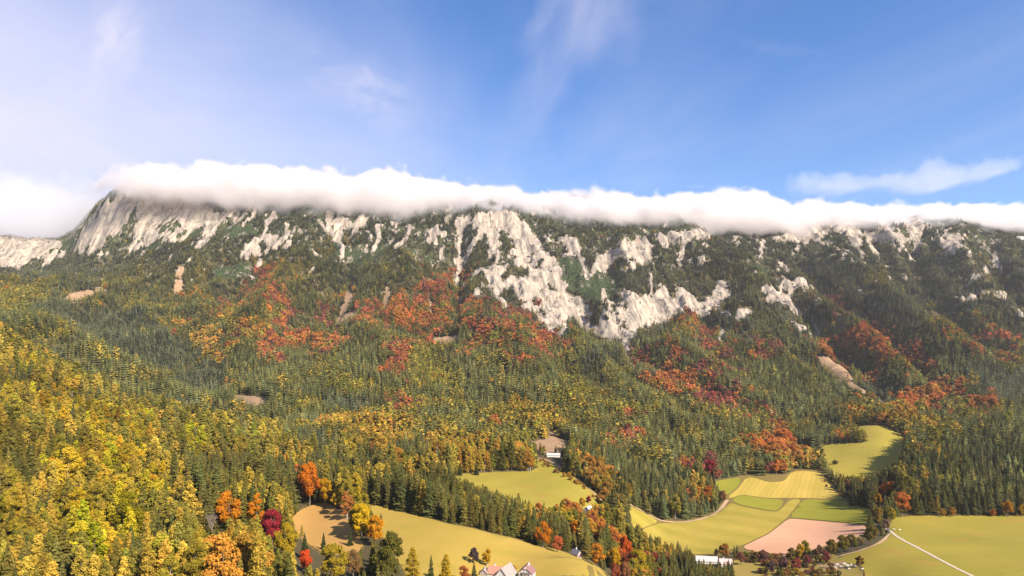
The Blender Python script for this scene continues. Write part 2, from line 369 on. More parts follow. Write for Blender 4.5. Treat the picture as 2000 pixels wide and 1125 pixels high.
VEG = [
 c1((1310,420),(1390,430),(1350,470),(1300,450)), c1((1440,470),(1520,450),(1500,500),(1430,500)),
 c1((1120,620),(1290,480),(1350,490),(1260,600),(1320,660),(1320,710),(1230,700),(1130,650)), c1((1480,370),(1560,400),(1540,430)),
 c1((260,750),(300,690),(330,750)), c1((200,650),(330,640),(260,680)), c1((590,680),(760,640),(720,780),(640,760)),
 c4((655,310),(700,320),(760,470),(730,470),(690,370)), c4((700,530),(790,630),(740,600)), c4((710,640),(760,660),(820,800),(790,830),(740,720)),
 c4((540,650),(600,640),(620,780),(560,750)), c4((605,180),(625,190),(620,250),(605,230)), c4((660,380),(700,440),(620,450)),
 c5((370,760),(440,800),(430,870),(380,830)), c5((570,800),(640,850),(650,920),(610,870)), c5((280,740),(300,710),(330,750)), c5((650,920),(720,1000),(690,960)),
 c5((1010,780),(1080,740),(1060,790)), c5((1010,660),(1050,650),(1030,700)),
]
KRUMM = [
 c5((390,440),(480,400),(540,420),(610,480),(620,600),(540,660),(470,660),(400,560)),
 c5((60,330),(300,300),(380,380),(400,560),(450,680),(330,620),(200,540),(120,440)),
 c2((480,720),(620,700),(860,680),(820,800),(560,900),(470,880)), c2((0,490),(180,350),(330,370),(320,430),(190,440),(60,500)),
 c2((510,340),(700,320),(860,330),(870,420),(760,440),(600,430)), c2((1600,470),(1700,480),(1739,640),(1680,650)),
 c3((90,430),(330,480),(500,420),(420,560),(250,600),(90,600)), c3((330,480),(540,380),(900,480),(760,490),(560,430)), c3((820,520),(960,500),(980,570),(820,570)),
 c1((1340,720),(1480,640),(1739,480),(1739,520),(1620,610),(1580,740),(1480,750)), c1((590,680),(760,640),(720,780),(640,760)),
 c6((460,340),(560,340),(720,430),(700,470),(600,450)),
]
DIRT = [
 [(670,612),(684,598),(690,578),(678,564),(672,590),(660,622),(652,636),(670,632),(690,622),(694,612)],
 [(118,590),(135,574),(170,566),(215,563),(180,575),(160,592)], [(455,775),(475,771),(523,778),(520,790),(500,796),(470,785)],
 [(840,668),(850,660),(896,656),(890,670),(850,678)], [(1036,862),(1065,860),(1072,842),(1092,842),(1085,855),(1115,862),(1110,878),(1098,884),(1060,884),(1038,874)],
 [(1588,697),(1610,696),(1640,702),(1660,730),(1668,748),(1640,748),(1615,725)], [(1660,744),(1735,790),(1728,793),(1655,752)],
 [(345,520),(359,520),(356,577),(336,577)],
 c3((1180,920),(1250,900),(1210,990),(1200,1125),(1160,1110),(1190,1000)), c3((480,820),(520,790),(520,900),(480,1080),(450,1080)),
 c3((880,880),(910,870),(930,1080),(905,1080)), c3((1045,900),(1058,900),(1068,1080),(1055,1080)), c3((620,900),(630,900),(640,1060),(630,1060)),
 [(1880,742),(1905,744),(1910,749),(1890,749)], [(1218,690),(1224,690),(1246,725),(1240,726)],
]
RM = poly_mask(ROCK)
RM = poly_mask(VEG, RM, 0.0)
CHUTES = [[(905,440),(897,480),(898,520),(893,560)], [(935,460),(915,495),(905,515)], [(668,480),(670,505)], [(735,440),(738,470),(728,492)], [(520,430),(518,455),(500,480),(478,507)],
 [(570,455),(540,480),(518,497)], [(1045,600),(1060,620),(1078,655)], [(1175,600),(1185,640),(1190,670)], [(1195,650),(1215,675),(1232,690)], [(1410,640),(1405,672)], [(1585,620),(1602,664)],
 [(1490,470),(1486,498)], [(1690,470),(1717,503)], [(1660,470),(1687,499)], [(960,470),(975,495),(965,520)], [(1000,560),(1040,610),(1090,660)], [(1335,470),(1328,515)], [(1180,565),(1178,592)],
 [(1268,530),(1269,578)], [(380,440),(350,472)], [(430,440),(400,470),(383,484)], [(320,455),(280,480),(248,492)], [(620,430),(640,450),(662,474)], [(830,450),(845,460),(852,480)], [(1010,480),(1040,540),(1085,595)],
 [(800,440),(790,470),(770,485)], [(1120,480),(1140,520),(1150,548)], [(1850,480),(1862,500)], [(1940,500),(1958,540)], [(1560,470),(1556,490)], [(1755,470),(1760,494)]]
CM = np.zeros((MH, MW), np.float32)
for ln in CHUTES:
    for (xa, ya), (xb, yb) in zip(ln[:-1], ln[1:]):
        L_ = math.hypot(xb - xa, yb - ya)
        ox, oy = -(yb - ya) / L_ * 2.6, (xb - xa) / L_ * 2.6
        poly_mask([[(xa - ox, ya - oy), (xb - ox * 1.2, yb - oy * 1.2), (xb + ox * 1.2, yb + oy * 1.2), (xa + ox, ya + oy)]], CM)
CM = blur(CM, 2)
RMb = blur(RM, 9)
KM = blur(poly_mask(KRUMM), 9)
DM = blur(poly_mask(DIRT), 2)

# fields, as outlines in the photo
FIELDS = {
 'near_meadow': [(711,982),(751,992),(789,1002),(832,1011),(875,1024),(919,1031),(962,1043),(1000,1051),(1043,1063),(1087,1074),(1124,1086),(1162,1103),(1190,1125),(1225,1165),(1230,1230),(1000,1260),(880,1210),(800,1135),(775,1092),(750,1052),(730,1022)],
 'dry_clearing': [(616,985),(627,981),(647,985),(662,999),(679,1014),(685,1031),(702,1054),(714,1066),(690,1085),(640,1085),(600,1062),(575,1037),(563,1015),(590,995)],
 'mid_meadow': [(881,928),(900,926),(960,923),(1000,922),(1040,921),(1048,915),(1050,905),(1043,895),(1055,897),(1095,915),(1130,939),(1162,965),(1182,986),(1175,995),(1130,995),(1072,1003),(1030,990),(1000,978),(948,963),(904,945)],
 'corner_field': [(1225,985),(1286,1017),(1283,1022),(1245,1035),(1228,1031),(1236,1020)],
 'triangle_field': [(1394,941),(1449,932),(1447,946),(1416,972),(1404,956)],
 'strip_field': [(1453,933),(1475,933),(1500,943),(1537,940),(1537,927),(1555,920),(1601,920),(1607,930),(1624,953),(1650,976),(1569,973),(1500,973),(1442,966),(1430,975),(1418,974),(1449,948)],
 'green_plot': [(1442,967),(1500,974),(1535,977),(1520,999),(1500,997),(1451,988),(1426,979)],
 'wide_field': [(1289,1022),(1347,1020),(1399,1003),(1418,992),(1424,981),(1450,990),(1500,999),(1521,1001),(1537,982),(1548,974),(1567,975),(1538,1011),(1500,1042),(1445,1068),(1400,1082),(1358,1084),(1300,1068),(1260,1048),(1250,1036)],
 'east_plot': [(1570,975),(1650,979),(1662,988),(1699,996),(1699,1008),(1696,1024),(1541,1011)],
 'ploughed_field': [(1541,1013),(1694,1027),(1688,1045),(1640,1058),(1595,1072),(1530,1088),(1490,1082),(1447,1070),(1501,1044)],
 'far_meadow': [(1673,832),(1731,832),(1743,840),(1769,855),(1769,887),(1754,907),(1720,930),(1702,940),(1644,939),(1621,921),(1610,901),(1604,872),(1636,866),(1691,866),(1694,852),(1676,843)],
 'side_meadow': [(1538,868),(1569,872),(1595,877),(1601,890),(1572,881)],
 'east_meadow': [(1740,1012),(1789,1008),(2000,1008),(2450,1008),(2450,1240),(1700,1240),(1690,1125),(1685,1105),(1640,1098),(1632,1093),(1702,1068),(1737,1042),(1735,1028)],
 'scrub_ground': [(1432,1092),(1470,1086),(1500,1092),(1560,1088),(1625,1080),(1650,1100),(1682,1108),(1690,1150),(1450,1150),(1432,1120)],
}
FM = poly_mask(list(FIELDS.values()))
FMb = blur(FM, 1)
NOT_ = blur(poly_mask([[(1225, 985), (1290, 1016), (1340, 1018), (1400, 1000), (1416, 972), (1396, 940), (1452, 930), (1537, 927), (1555, 918), (1603, 918), (1626, 952), (1652, 976), (1664, 988), (1702, 996), (1702, 1008), (1698, 1026), (1690, 1046), (1640, 1060), (1596, 1074), (1530, 1090), (1447, 1076), (1400, 1084), (1358, 1084), (1300, 1068), (1245, 1038), (1226, 1032)]], FM.copy()), 1)

# ------------------------------------------------------------------ relief
RC = [(1545, 560), (1600, 640), (1690, 720), (1760, 800)]     # gully right of the wide scree
PYG = HOR - Z0 / DG * FOC


def depth_at(px, py, Zg=None, dmin=330.0):
    """distance of the first ground seen at a pixel of the photo"""
    Zg = Z0 if Zg is None else Zg
    c = np.clip((px + 600) / 3200 * (NC - 1), 0, NC - 1.001)
    i = int(c); f = c - i
    z = Zg[:, i] * (1 - f) + Zg[:, i + 1] * f
    p = HOR - z / DROW * FOC
    k = int(np.argmax(p <= py))
    if k == 0:
        return DROW[0] if p[0] <= py else DROW[-1]
    a, b = p[k - 1], p[k]
    t = (a - py) / max(1e-6, a - b)
    return DROW[k - 1] + t * (DROW[k] - DROW[k - 1])


def line_bump(line, amp, wid):
    """a spur (amp > 0) or a gully (amp < 0) along a line of photo points"""
    pts = []
    for (x, y) in line:
        d = depth_at(x, y, ZB)
        pts.append(((x - CX) / FOC * d, d))
    best = np.full(XG.shape, 1e9)
    for (xa, ya), (xb, yb) in zip(pts[:-1], pts[1:]):
        dx, dy = xb - xa, yb - ya
        t = np.clip(((XG - xa) * dx + (DG - ya) * dy) / (dx * dx + dy * dy + 1e-6), 0, 1)
        best = np.minimum(best, np.hypot(XG - xa - t * dx, DG - ya - t * dy))
    return amp * np.exp(-(best / wid) ** 2)


ZB = Z0.copy()
mount = np.clip((DG - 1250) / 700, 0, 1) * np.clip((4000 - DG) / 600, 0, 1)
ZZ = ZB.copy()
SPURS = [
 ([(1500, 540), (1560, 600), (1650, 690), (1760, 790)], -34, 45), ([(1430, 520), (1520, 560), (1600, 620), (1700, 690), (1800, 780)], 30, 60),
 ([(1560, 490), (1640, 580), (1700, 640), (1790, 720), (1880, 790)], -38, 45), ([(1640, 500), (1720, 580), (1800, 650), (1900, 720)], 32, 60),
 ([(1780, 480), (1810, 560), (1870, 620), (1960, 690)], -30, 45), ([(1860, 480), (1900, 560), (1990, 640)], 26, 60),
 ([(1190, 700), (1240, 745), (1310, 790), (1380, 830)], -30, 38), ([(1120, 690), (1190, 740), (1260, 790), (1340, 850)], 26, 55),
 ([(1000, 450), (1050, 530), (1110, 610), (1200, 670)], -22, 70), ([(1120, 470), (1150, 560), (1180, 640)], 18, 40),
 ([(900, 450), (897, 520), (893, 600)], -26, 30), ([(800, 500), (790, 580), (760, 640)], 26, 55), ([(690, 510), (660, 580), (640, 640)], -26, 45),
 ([(520, 470), (470, 560), (400, 640), (370, 700)], -34, 60), ([(600, 480), (560, 560), (500, 640)], 28, 60), ([(400, 480), (330, 570), (250, 630)], 26, 70),
 ([(840, 660), (870, 740), (930, 810)], -16, 40), ([(1030, 700), (1010, 760), (980, 820)], 18, 60), ([(1110, 720), (1070, 790)], -18, 30),
 ([(640, 700), (720, 780), (780, 840)], 20, 80), ([(1220, 480), (1230, 560), (1240, 620)], 24, 55), ([(1340, 520), (1370, 600), (1390, 660)], -20, 50),
 ([(1480, 560), (1450, 620)], 18, 45), ([(560, 780), (640, 800)], -10, 40),
]
SPURS += [([(1240, 690), (1330, 740), (1430, 790), (1500, 830)], -26, 40), ([(1310, 690), (1400, 740), (1480, 790)], 24, 55), ([(1560, 700), (1640, 760), (1720, 815)], -22, 40),
          ([(930, 640), (1000, 690), (1050, 740), (1090, 800)], 24, 60), ([(560, 640), (620, 700), (680, 760)], -20, 50), ([(700, 640), (740, 700), (790, 760)], 22, 60),
          ([(1700, 460), (1760, 540), (1840, 620)], -26, 40), ([(1930, 480), (1960, 560), (2040, 640)], -26, 40), ([(300, 560), (230, 600), (150, 640)], -20, 60), ([(440, 600), (400, 640), (390, 690)], 20, 45)]
for ln, am, wd in SPURS:
    ZZ += 1.75 * line_bump(ln, am, wd * 0.9) * mount
kd = np.interp(XG, [-2200, -1500, -700, -200, 300, 2000], [-0.30, -0.28, -0.15, 0.08, 0.34, 0.30])
fall = XG + kd * (DG - 2600)
sh = fall + (fbm(XG / 300, DG / 300, 171, 3) - 0.5) * 260
upper = np.clip((ZB + 40) / 260, 0, 1) * mount
ZZ += mount * ((fbm(XG / 260, DG / 420, 3, 4) - 0.5) * 78 + (ridged(XG / 90, DG / 260, 11, 3) - 0.5) * 26)
ZZ += upper * (ridged(sh / 165, DG / 900, 181, 3) - 0.55) * 62
PYG = HOR - ZZ / DG * FOC
wx = (fbm(XG / 55, DG / 70, 21, 4, 0.65) - 0.5) * 44
wy = (fbm(XG / 55, DG / 70, 31, 4, 0.65) - 0.5) * 26
rock = sample(RMb, PXG + wx, PYG + wy) * (DG > 1700)
green = fbm(XG / 48 + 40, DG / 95, 241, 4, 0.6)                # dwarf pine clinging to ledges inside the cliffs
rock = rock * (1 - 0.9 * np.clip((green - np.where(XG < -1500, 0.68, np.where((XG > -60) & (XG < 560), 0.69, 0.62))) / 0.05, 0, 1))
rock = np.maximum(rock, 1.5 * sample(CM, PXG + wx * 0.25, PYG) * (DG > 1700)).clip(0, 1)
# small outcrops in the high woods, drawn out down the slope
crag = fbm(XG / 30, DG / 62, 131, 5, 0.6) + 0.10 * (fbm(XG / 200, DG / 200, 141, 2) - 0.5)
high = np.clip((ZZ - 190) / 240, 0, 1)
crag = np.clip((crag - (0.725 - 0.075 * high)) / 0.05, 0, 1) * np.clip(high * 3, 0, 1) * (sample(KM, PXG, PYG) < 0.5)
rock = np.maximum(np.clip((rock - 0.5) * 1.7 + 0.5 + (fbm(XG / 16, DG / 34, 151, 4, 0.6) - 0.5) * 1.0 * (rock > 0.03) * (rock < 0.97), 0, 1), crag * 0.8)
# rock faces break into ribs, ledges and gullies
rk = np.clip(rock * 1.4, 0, 1)
ZZ += sample(RMb, PXG, PYG) * (DG > 1700) * (ridged(sh / 75, DG / 300, 191, 3) - 0.55) * 42
fw = fall + (fbm(XG / 40, DG / 60, 45, 3) - 0.5) * 22
ZZ += rk * ((ridged(fw / 30, DG / 190, 41, 3) - 0.55) * 26 + (ridged(fw / 13, DG / 90, 51, 2) - 0.55) * 11 + (fbm(XG / 30, DG / 16, 55, 3) - 0.5) * 20 + (fbm(XG / 48, DG / 60, 57, 4, 0.6) - 0.5) * 40)
field_flat = sample(FMb, PXG, HOR - Z0 / DG * FOC)
low = np.clip((1250 - DG) / 300, 0, 1) * (1 - np.clip(field_flat * 2, 0, 1))
ZZ += low * (fbm(XG / 120, DG / 120, 61, 4) - 0.5) * 7
PYG = HOR - ZZ / DG * FOC
vis = PYG < (np.minimum.accumulate(np.vstack([np.full((1, NC), 1e9), PYG[:-1]]), axis=0) + 0.5)
krumm = sample(KM, PXG + wx, PYG + wy) * (DG > 1500)
dirt = sample(DM, PXG + wx * 0.2, PYG + wy * 0.15) * vis
# grass fringe near fields
field = sample(np.maximum(FMb, NOT_), PXG, PYG) * vis


def ground(px, d):
    c = np.clip((np.asarray(px, float) + 600) / 3200 * (NC - 1), 0, NC - 1.001)
    r = np.interp(d, DROW, np.arange(NR))
    r = np.clip(r, 0, NR - 1.001)
    i, j = c.astype(int), r.astype(int)
    f, g = c - i, r - j
    return (ZZ[j, i] * (1 - f) + ZZ[j, i + 1] * f) * (1 - g) + (ZZ[j + 1, i] * (1 - f) + ZZ[j + 1, i + 1] * f) * g


def at(px, py):
    """the place in the valley that the photo shows at a pixel"""
    d = depth_at(px, py, ZZ)
    return Vector(((px - CX) / FOC * d, d, float(ground(np.array([px]), np.array([d]))[0])))


# ------------------------------------------------------------------ object helpers
def tag(o, label=None, cat=None, group=None, kind=None):
    if label: o['label'] = label
    if cat: o['category'] = cat
    if group: o['group'] = group
    if kind: o['kind'] = kind
    return o


def link_mesh(name, me, parent=None):
    o = bpy.data.objects.new(name, me)
    COL.objects.link(o)
    if parent is not None:
        o.parent = parent
    return o


def empty(name, loc, rz=0.0, scale=1.0):
    o = bpy.data.objects.new(name, None)
    COL.objects.link(o)
    o.location = loc
    o.rotation_euler = (0, 0, rz)
    o.scale = (scale,) * 3 if not isinstance(scale, tuple) else scale
    o.empty_display_size = 1.0
    return o


def mesh_np(name, verts, faces, mats, mat_idx=None, attrs=None, smooth=False):
    """faces: (n,4) or (n,3) array or list of tuples"""
    me = bpy.data.meshes.new(name)
    if isinstance(faces, np.ndarray):
        n, k = faces.shape
        me.vertices.add(len(verts))
        me.vertices.foreach_set('co', np.asarray(verts, np.float32).ravel())
        me.loops.add(n * k)
        me.loops.foreach_set('vertex_index', faces.astype(np.int32).ravel())
        me.polygons.add(n)
        me.polygons.foreach_set('loop_start', np.arange(0, n * k, k, dtype=np.int32))
        me.update(calc_edges=True)
    else:
        me.from_pydata([tuple(v) for v in verts], [], faces)
    for m in mats:
        me.materials.append(m)
    if mat_idx is not None:
        me.polygons.foreach_set('material_index', np.asarray(mat_idx, np.int32))
    for an, (dom, ty, data) in (attrs or {}).items():
        a = me.attributes.new(an, ty, dom)
        a.data.foreach_set('color' if 'COLOR' in ty else 'vector' if 'VECTOR' in ty else 'value', np.asarray(data, np.float32).ravel())
    if smooth:
        me.polygons.foreach_set('use_smooth', np.ones(len(me.polygons), bool))
    me.update()
    return me


def new_mat(name):
    m = bpy.data.materials.new(name)
    m.use_nodes = True
    m.node_tree.nodes.clear()
    t = NT(m.node_tree)
    o = t.n('ShaderNodeOutputMaterial')
    return m, t, o


def principled(t, o, color, rough=0.9, bump=None, bdist=0.5, bstr=0.6, spec=0.2):
    p = t.n('ShaderNodeBsdfPrincipled', {'Base Color': color if isinstance(color, bpy.types.NodeSocket) else (*color, 1), 'Roughness': rough, 'Specular IOR Level': spec})
    if bump is not None:
        b = t.n('ShaderNodeBump', {'Height': bump, 'Distance': bdist, 'Strength': bstr})
        t.t.links.new(b.outputs[0], p.inputs['Normal'])
    t.t.links.new(p.outputs[0], o.inputs[0])
    return p


# ------------------------------------------------------------------ ground material
def ground_material():
    m, t, o = new_mat('mountain_ground')
    pos = t.n('ShaderNodeNewGeometry').outputs['Position']
    def attr(n):
        return t.n('ShaderNodeAttribute', attribute_name=n).outputs['Fac']
    n1 = t.noise(pos, 0.02, 6.0, 0.6)
    n2 = t.noise(pos, 0.11, 5.0, 0.6)
    n3 = t.noise(pos, 0.5, 4.0, 0.6)
    floor = t.mix(n2, (0.055, 0.048, 0.022), (0.11, 0.085, 0.04))
    grass = t.mix(t.step(n2, 0.3, 0.7), (0.022, 0.036, 0.015), (0.055, 0.072, 0.026))
    earth = t.mix(n2, (0.20, 0.13, 0.075), (0.38, 0.245, 0.14))
    # limestone: pale, with streaks down the fall line, strata and ochre stains
    sm = t.n('ShaderNodeMapping', {'Vector': pos, 'Scale': (1, 0.35, 0.5)}).outputs[0]
    str_ = t.noise(sm, 0.05, 7.0, 0.65, 0.6)
    st2 = t.n('ShaderNodeMapping', {'Vector': pos, 'Scale': (0.25, 0.25, 1.6), 'Rotation': (R(8), R(6), 0)}).outputs[0]
    strata = t.noise(st2, 0.06, 5.0, 0.6)
    posx = t.n('ShaderNodeSeparateXYZ', {0: pos})
    fl = t.n('ShaderNodeCombineXYZ', {0: t.m('MULTIPLY', attr('fall'), 0.085), 1: t.m('MULTIPLY', posx.outputs[1], 0.009), 2: 3.1}).outputs[0]
    rill = t.noise(fl, 1.0, 6.0, 0.68, 0.3)
    rockc = t.mix(t.step(t.m('ADD', t.m('MULTIPLY', str_, 0.45), t.m('MULTIPLY', rill, 0.55)), 0.36, 0.62), (0.155, 0.132, 0.112), (0.47, 0.392, 0.305))
    rockc = t.mix(t.m('MULTIPLY', t.step(strata, 0.52, 0.66), 0.45), rockc, (0.185, 0.16, 0.142))
    rockc = t.mix(t.m('MULTIPLY', t.step(n1, 0.60, 0.74), 0.6), rockc, (0.40, 0.275, 0.19))
    rockc = t.mix(t.m('MULTIPLY', t.step(n3, 0.6, 0.75), 0.35), rockc, (0.2, 0.185, 0.17))
    zz = t.n('ShaderNodeSeparateXYZ', {0: pos}).outputs[2]
    ra = attr('rock')
    edge = t.m('ADD', ra, t.m('MULTIPLY', t.m('SUBTRACT', t.noise(sm, 0.09, 7.0, 0.72), 0.5), 1.6))
    rf = t.step(edge, 0.33, 0.46)
    c = t.mix(t.step(t.m('ADD', attr('krumm'), t.m('SUBTRACT', n1, 0.5)), 0.3, 0.7), floor, grass)
    hi = t.step(zz, 250.0, 520.0)
    c = t.mix(t.m('MULTIPLY', hi, 0.7), c, grass)
    c = t.mix(t.step(t.m('ADD', attr('dirt'), t.m('MULTIPLY', t.m('SUBTRACT', n2, 0.5), 1.5)), 0.3, 0.6), c, earth)
    c = t.mix(t.step(attr('field'), 0.05, 0.4), c, (0.17, 0.125, 0.035))
    # small outcrops in the high woods
    oc = t.m('MULTIPLY', t.step(t.noise(sm, 0.035, 8.0, 0.72), 0.55, 0.61), t.step(zz, 130.0, 380.0))
    c = t.mix(t.m('MAXIMUM', rf, t.m('MULTIPLY', oc, 0.85)), c, rockc)
    h = t.m('ADD', t.m('MULTIPLY', t.m('ADD', str_, rill), 0.7), t.m('MULTIPLY', n3, 0.25))
    b = t.m('MULTIPLY', h, t.m('ADD', t.m('MULTIPLY', rf, 7.0), 0.6))
    principled(t, o, c, 0.95, b, 1.0, 0.9, 0.1)
    return m


GM = ground_material()
verts = np.stack([XG, DG, ZZ], -1).reshape(-1, 3)
idx = np.arange(NR * NC).reshape(NR, NC)
quads = np.stack([idx[:-1, :-1], idx[:-1, 1:], idx[1:, 1:], idx[1:, :-1]], -1).reshape(-1, 4)
me = mesh_np('mountain_ground', verts, quads, [GM], attrs={
    'rock': ('POINT', 'FLOAT', rock), 'krumm': ('POINT', 'FLOAT', krumm), 'dirt': ('POINT', 'FLOAT', dirt), 'field': ('POINT', 'FLOAT', field), 'fall': ('POINT', 'FLOAT', fw)}, smooth=True)
terrain = tag(link_mesh('mountain_terrain', me), 'wooded mountain slope with pale limestone cliffs above the farmed valley', kind='structure')

# ------------------------------------------------------------------ fields and roads draped on the ground


def drape(name, outline, mat, lift, label, step=9.0):
    P = np.asarray(outline, float)
    bd = []
    for (xa, ya), (xb, yb) in zip(P, np.roll(P, -1, axis=0)):
        n = max(1, int(math.hypot(xb - xa, yb - ya) / step))
        for k in range(n):
            t_ = k / n
            bd.append((xa + (xb - xa) * t_, ya + (yb - ya) * t_))
    # round the outline a little so that corners are not knife-sharp
    bd = np.array(bd)
    bd = (np.roll(bd, 1, 0) + 2 * bd + np.roll(bd, -1, 0)) / 4
    W = [at(x, y) for x, y in bd]
    poly = [Vector((w.x, w.y)) for w in W]
    xs = [p.x for p in poly]; ys = [p.y for p in poly]
    sp = max(6.0, (max(xs) - min(xs)) / 60)
    inner = []
    pl_ = np.array([(p.x, p.y) for p in poly])
    gx = np.arange(min(xs) + sp / 2, max(xs), sp)
    gy = np.arange(min(ys) + sp / 2, max(ys), sp)
    GX, GY = np.meshgrid(gx, gy)
    ins = np.zeros(GX.shape, bool)
    for (xa, ya), (xb, yb) in zip(pl_, np.roll(pl_, -1, axis=0)):
        if ya == yb: continue
        ins ^= ((ya > GY) != (yb > GY)) & (GX < (xb - xa) * (GY - ya) / (yb - ya) + xa)
    inner = [Vector((a, b)) for a, b in zip(GX[ins], GY[ins])]
    v, e, f, *_ = delaunay_2d_cdt(poly + inner, [], [list(range(len(poly)))], 1, 0.01)
    vx = np.array([p.x for p in v]); vy = np.array([p.y for p in v])
    vz = ground(vx / vy * FOC + CX, vy) + lift
    me = mesh_np(name, np.stack([vx, vy, vz], -1), [tuple(q) for q in f], [mat], smooth=True)
    return tag(link_mesh(name, me), label, kind='structure')


def field_mat(name, ca, cb, stripe=0.0, ang=0.0, width=5.0, patch=None):
    m, t, o = new_mat(name)
    pos = t.n('ShaderNodeNewGeometry').outputs['Position']
    n1 = t.noise(pos, 0.012, 4.0, 0.55)
    n2 = t.noise(pos, 0.15, 5.0, 0.65)
    n3 = t.noise(pos, 1.4, 3.0, 0.6)
    f = t.m('ADD', t.m('MULTIPLY', t.step(n1, 0.3, 0.7), 0.6), t.m('MULTIPLY', n2, 0.4))
    if stripe:
        r_ = t.n('ShaderNodeMapping', {'Vector': pos, 'Rotation': (0, 0, ang)}).outputs[0]
        sx = t.n('ShaderNodeSeparateXYZ', {0: r_}).outputs[0]
        wob = t.m('MULTIPLY', t.noise(pos, 0.02, 2.0), 9.0)
        s = t.m('SINE', t.m('MULTIPLY', t.m('ADD', sx, wob), 6.2832 / width))
        s2 = t.m('SINE', t.m('MULTIPLY', t.m('ADD', sx, wob), 6.2832 / (width * 4.3)))
        s = t.m('ADD', t.m('MULTIPLY', s, 0.5), t.m('MULTIPLY', s2, 0.5))
        f = t.m('ADD', f, t.m('MULTIPLY', s, stripe), clamp=True)
    c = t.mix(f, ca, cb)
    c = t.mix(t.m('MULTIPLY', t.step(n3, 0.35, 0.75), 0.35), c, tuple(x * 0.66 for x in ca))
    nb = t.noise(t.n('ShaderNodeMapping', {'Vector': pos, 'Scale': (1, 0.5, 1)}).outputs[0], 0.05, 6.0, 0.62)
    c = t.mix(t.m('MULTIPLY', t.step(nb, 0.45, 0.72), 0.4), c, tuple(x * 0.78 for x in cb))
    if patch:
        c = t.mix(t.m('MULTIPLY', t.step(t.noise(pos, 0.03, 5.0, 0.6, 0.4), 0.52, 0.68), 0.7), c, patch)
    principled(t, o, c, 0.95, t.m('ADD', n3, n2), 0.25, 0.5, 0.08)
    return m


M_GOLD = field_mat('golden_grass', (0.31, 0.222, 0.040), (0.42, 0.285, 0.062), 0.08, R(15), 6, patch=(0.27, 0.215, 0.032))
M_DRY = field_mat('dry_grass', (0.36, 0.215, 0.06), (0.50, 0.29, 0.09), patch=(0.40, 0.215, 0.075))
M_GREEN = field_mat('green_grass', (0.25, 0.21, 0.03), (0.34, 0.27, 0.045), 0.2, R(35), 9, patch=(0.27, 0.19, 0.04))
M_CROP = field_mat('crop_green', (0.20, 0.195, 0.02), (0.27, 0.245, 0.03), 0.16, R(-38), 6)
M_YELLOW = field_mat('yellow_crop', (0.36, 0.27, 0.045), (0.50, 0.35, 0.075), 0.45, R(28), 7)
M_WIDE = field_mat('wide_crop', (0.25, 0.208, 0.028), (0.39, 0.295, 0.055), 0.42, R(-50), 9, patch=(0.33, 0.235, 0.05))
M_EARTH = field_mat('ploughed_earth', (0.50, 0.275, 0.165), (0.62, 0.345, 0.21), 0.10, R(-62), 4)
M_EAST = field_mat('valley_grass', (0.22, 0.19, 0.026), (0.32, 0.25, 0.04), 0.12, R(70), 12, patch=(0.30, 0.19, 0.04))
M_SCRUB = field_mat('scrub_grass', (0.22, 0.18, 0.035), (0.34, 0.24, 0.06), patch=(0.33, 0.21, 0.12))
FSPEC = {
 'near_meadow': (M_GOLD, 'meadow', 'golden sloping meadow in the foreground above the farmhouses'),
 'dry_clearing': (M_DRY, 'clearing', 'tan dry grass clearing inside the near wood'),
 'mid_meadow': (M_GREEN, 'meadow', 'olive green hill meadow below the long white building'),
 'corner_field': (M_WIDE, 'field', 'small yellow green corner field at the foot of the spruce spur'),
 'triangle_field': (M_CROP, 'field', 'small green triangular field at the forest corner'),
 'strip_field': (M_YELLOW, 'field', 'pale yellow mown strips above the green plots'),
 'green_plot': (M_CROP, 'field', 'small green rectangular plot between yellow strips'),
 'wide_field': (M_WIDE, 'field', 'wide yellow green field curving round the forest spur'),
 'east_plot': (M_CROP, 'field', 'green plot just above the pink ploughed field'),
 'ploughed_field': (M_EARTH, 'field', 'pink brown ploughed field beside the hedgerow'),
 'far_meadow': (M_GREEN, 'meadow', 'bright green far meadow enclosed by woods'),
 'side_meadow': (M_WIDE, 'meadow', 'narrow yellowish meadow strip left of the far meadow'),
 'east_meadow': (M_EAST, 'meadow', 'large flat green meadow crossed by a pale track'),
 'scrub_ground': (M_SCRUB, 'scrub_ground', 'rough scrubby ground below the hedgerow'),
}
for k_, (m_, nm, lb) in FSPEC.items():
    drape(nm, FIELDS[k_], m_, 0.30 + 0.01 * list(FSPEC).index(k_), lb)


def road(name, pts, wid, mat, label, lift=0.55):
    P = [at(x, y) for x, y in pts]
    C = []
    for i in range(len(P) - 1):
        a, b = P[max(0, i - 1)], P[i]
        c, d = P[i + 1], P[min(len(P) - 1, i + 2)]
        for k in range(8):
            t_ = k / 8
            C.append(0.5 * ((2 * b) + (c - a) * t_ + (2 * a - 5 * b + 4 * c - d) * t_**2 + (3 * b - a - 3 * c + d) * t_**3))
    C.append(P[-1])
    vs, fs = [], []
    for i, c in enumerate(C):
        tn = (C[min(i + 1, len(C) - 1)] - C[max(i - 1, 0)]); tn.z = 0; tn.normalize()
        n = Vector((-tn.y, tn.x, 0))
        for s in (-1, -0.33, 0.33, 1):
            w = wid * (1 + 0.12 * random.uniform(-1, 1)) / 2
            q = c + n * s * w
            q.z = float(ground(np.array([q.x / q.y * FOC + CX]), np.array([q.y]))[0]) + lift
            vs.append(q)
        if i:
            for s in range(3):
                a = 4 * (i - 1) + s
                fs.append((a, a + 1, a + 5, a + 4))
    me = mesh_np(name, vs, fs, [mat])
    return tag(link_mesh(name, me), label, kind='structure')


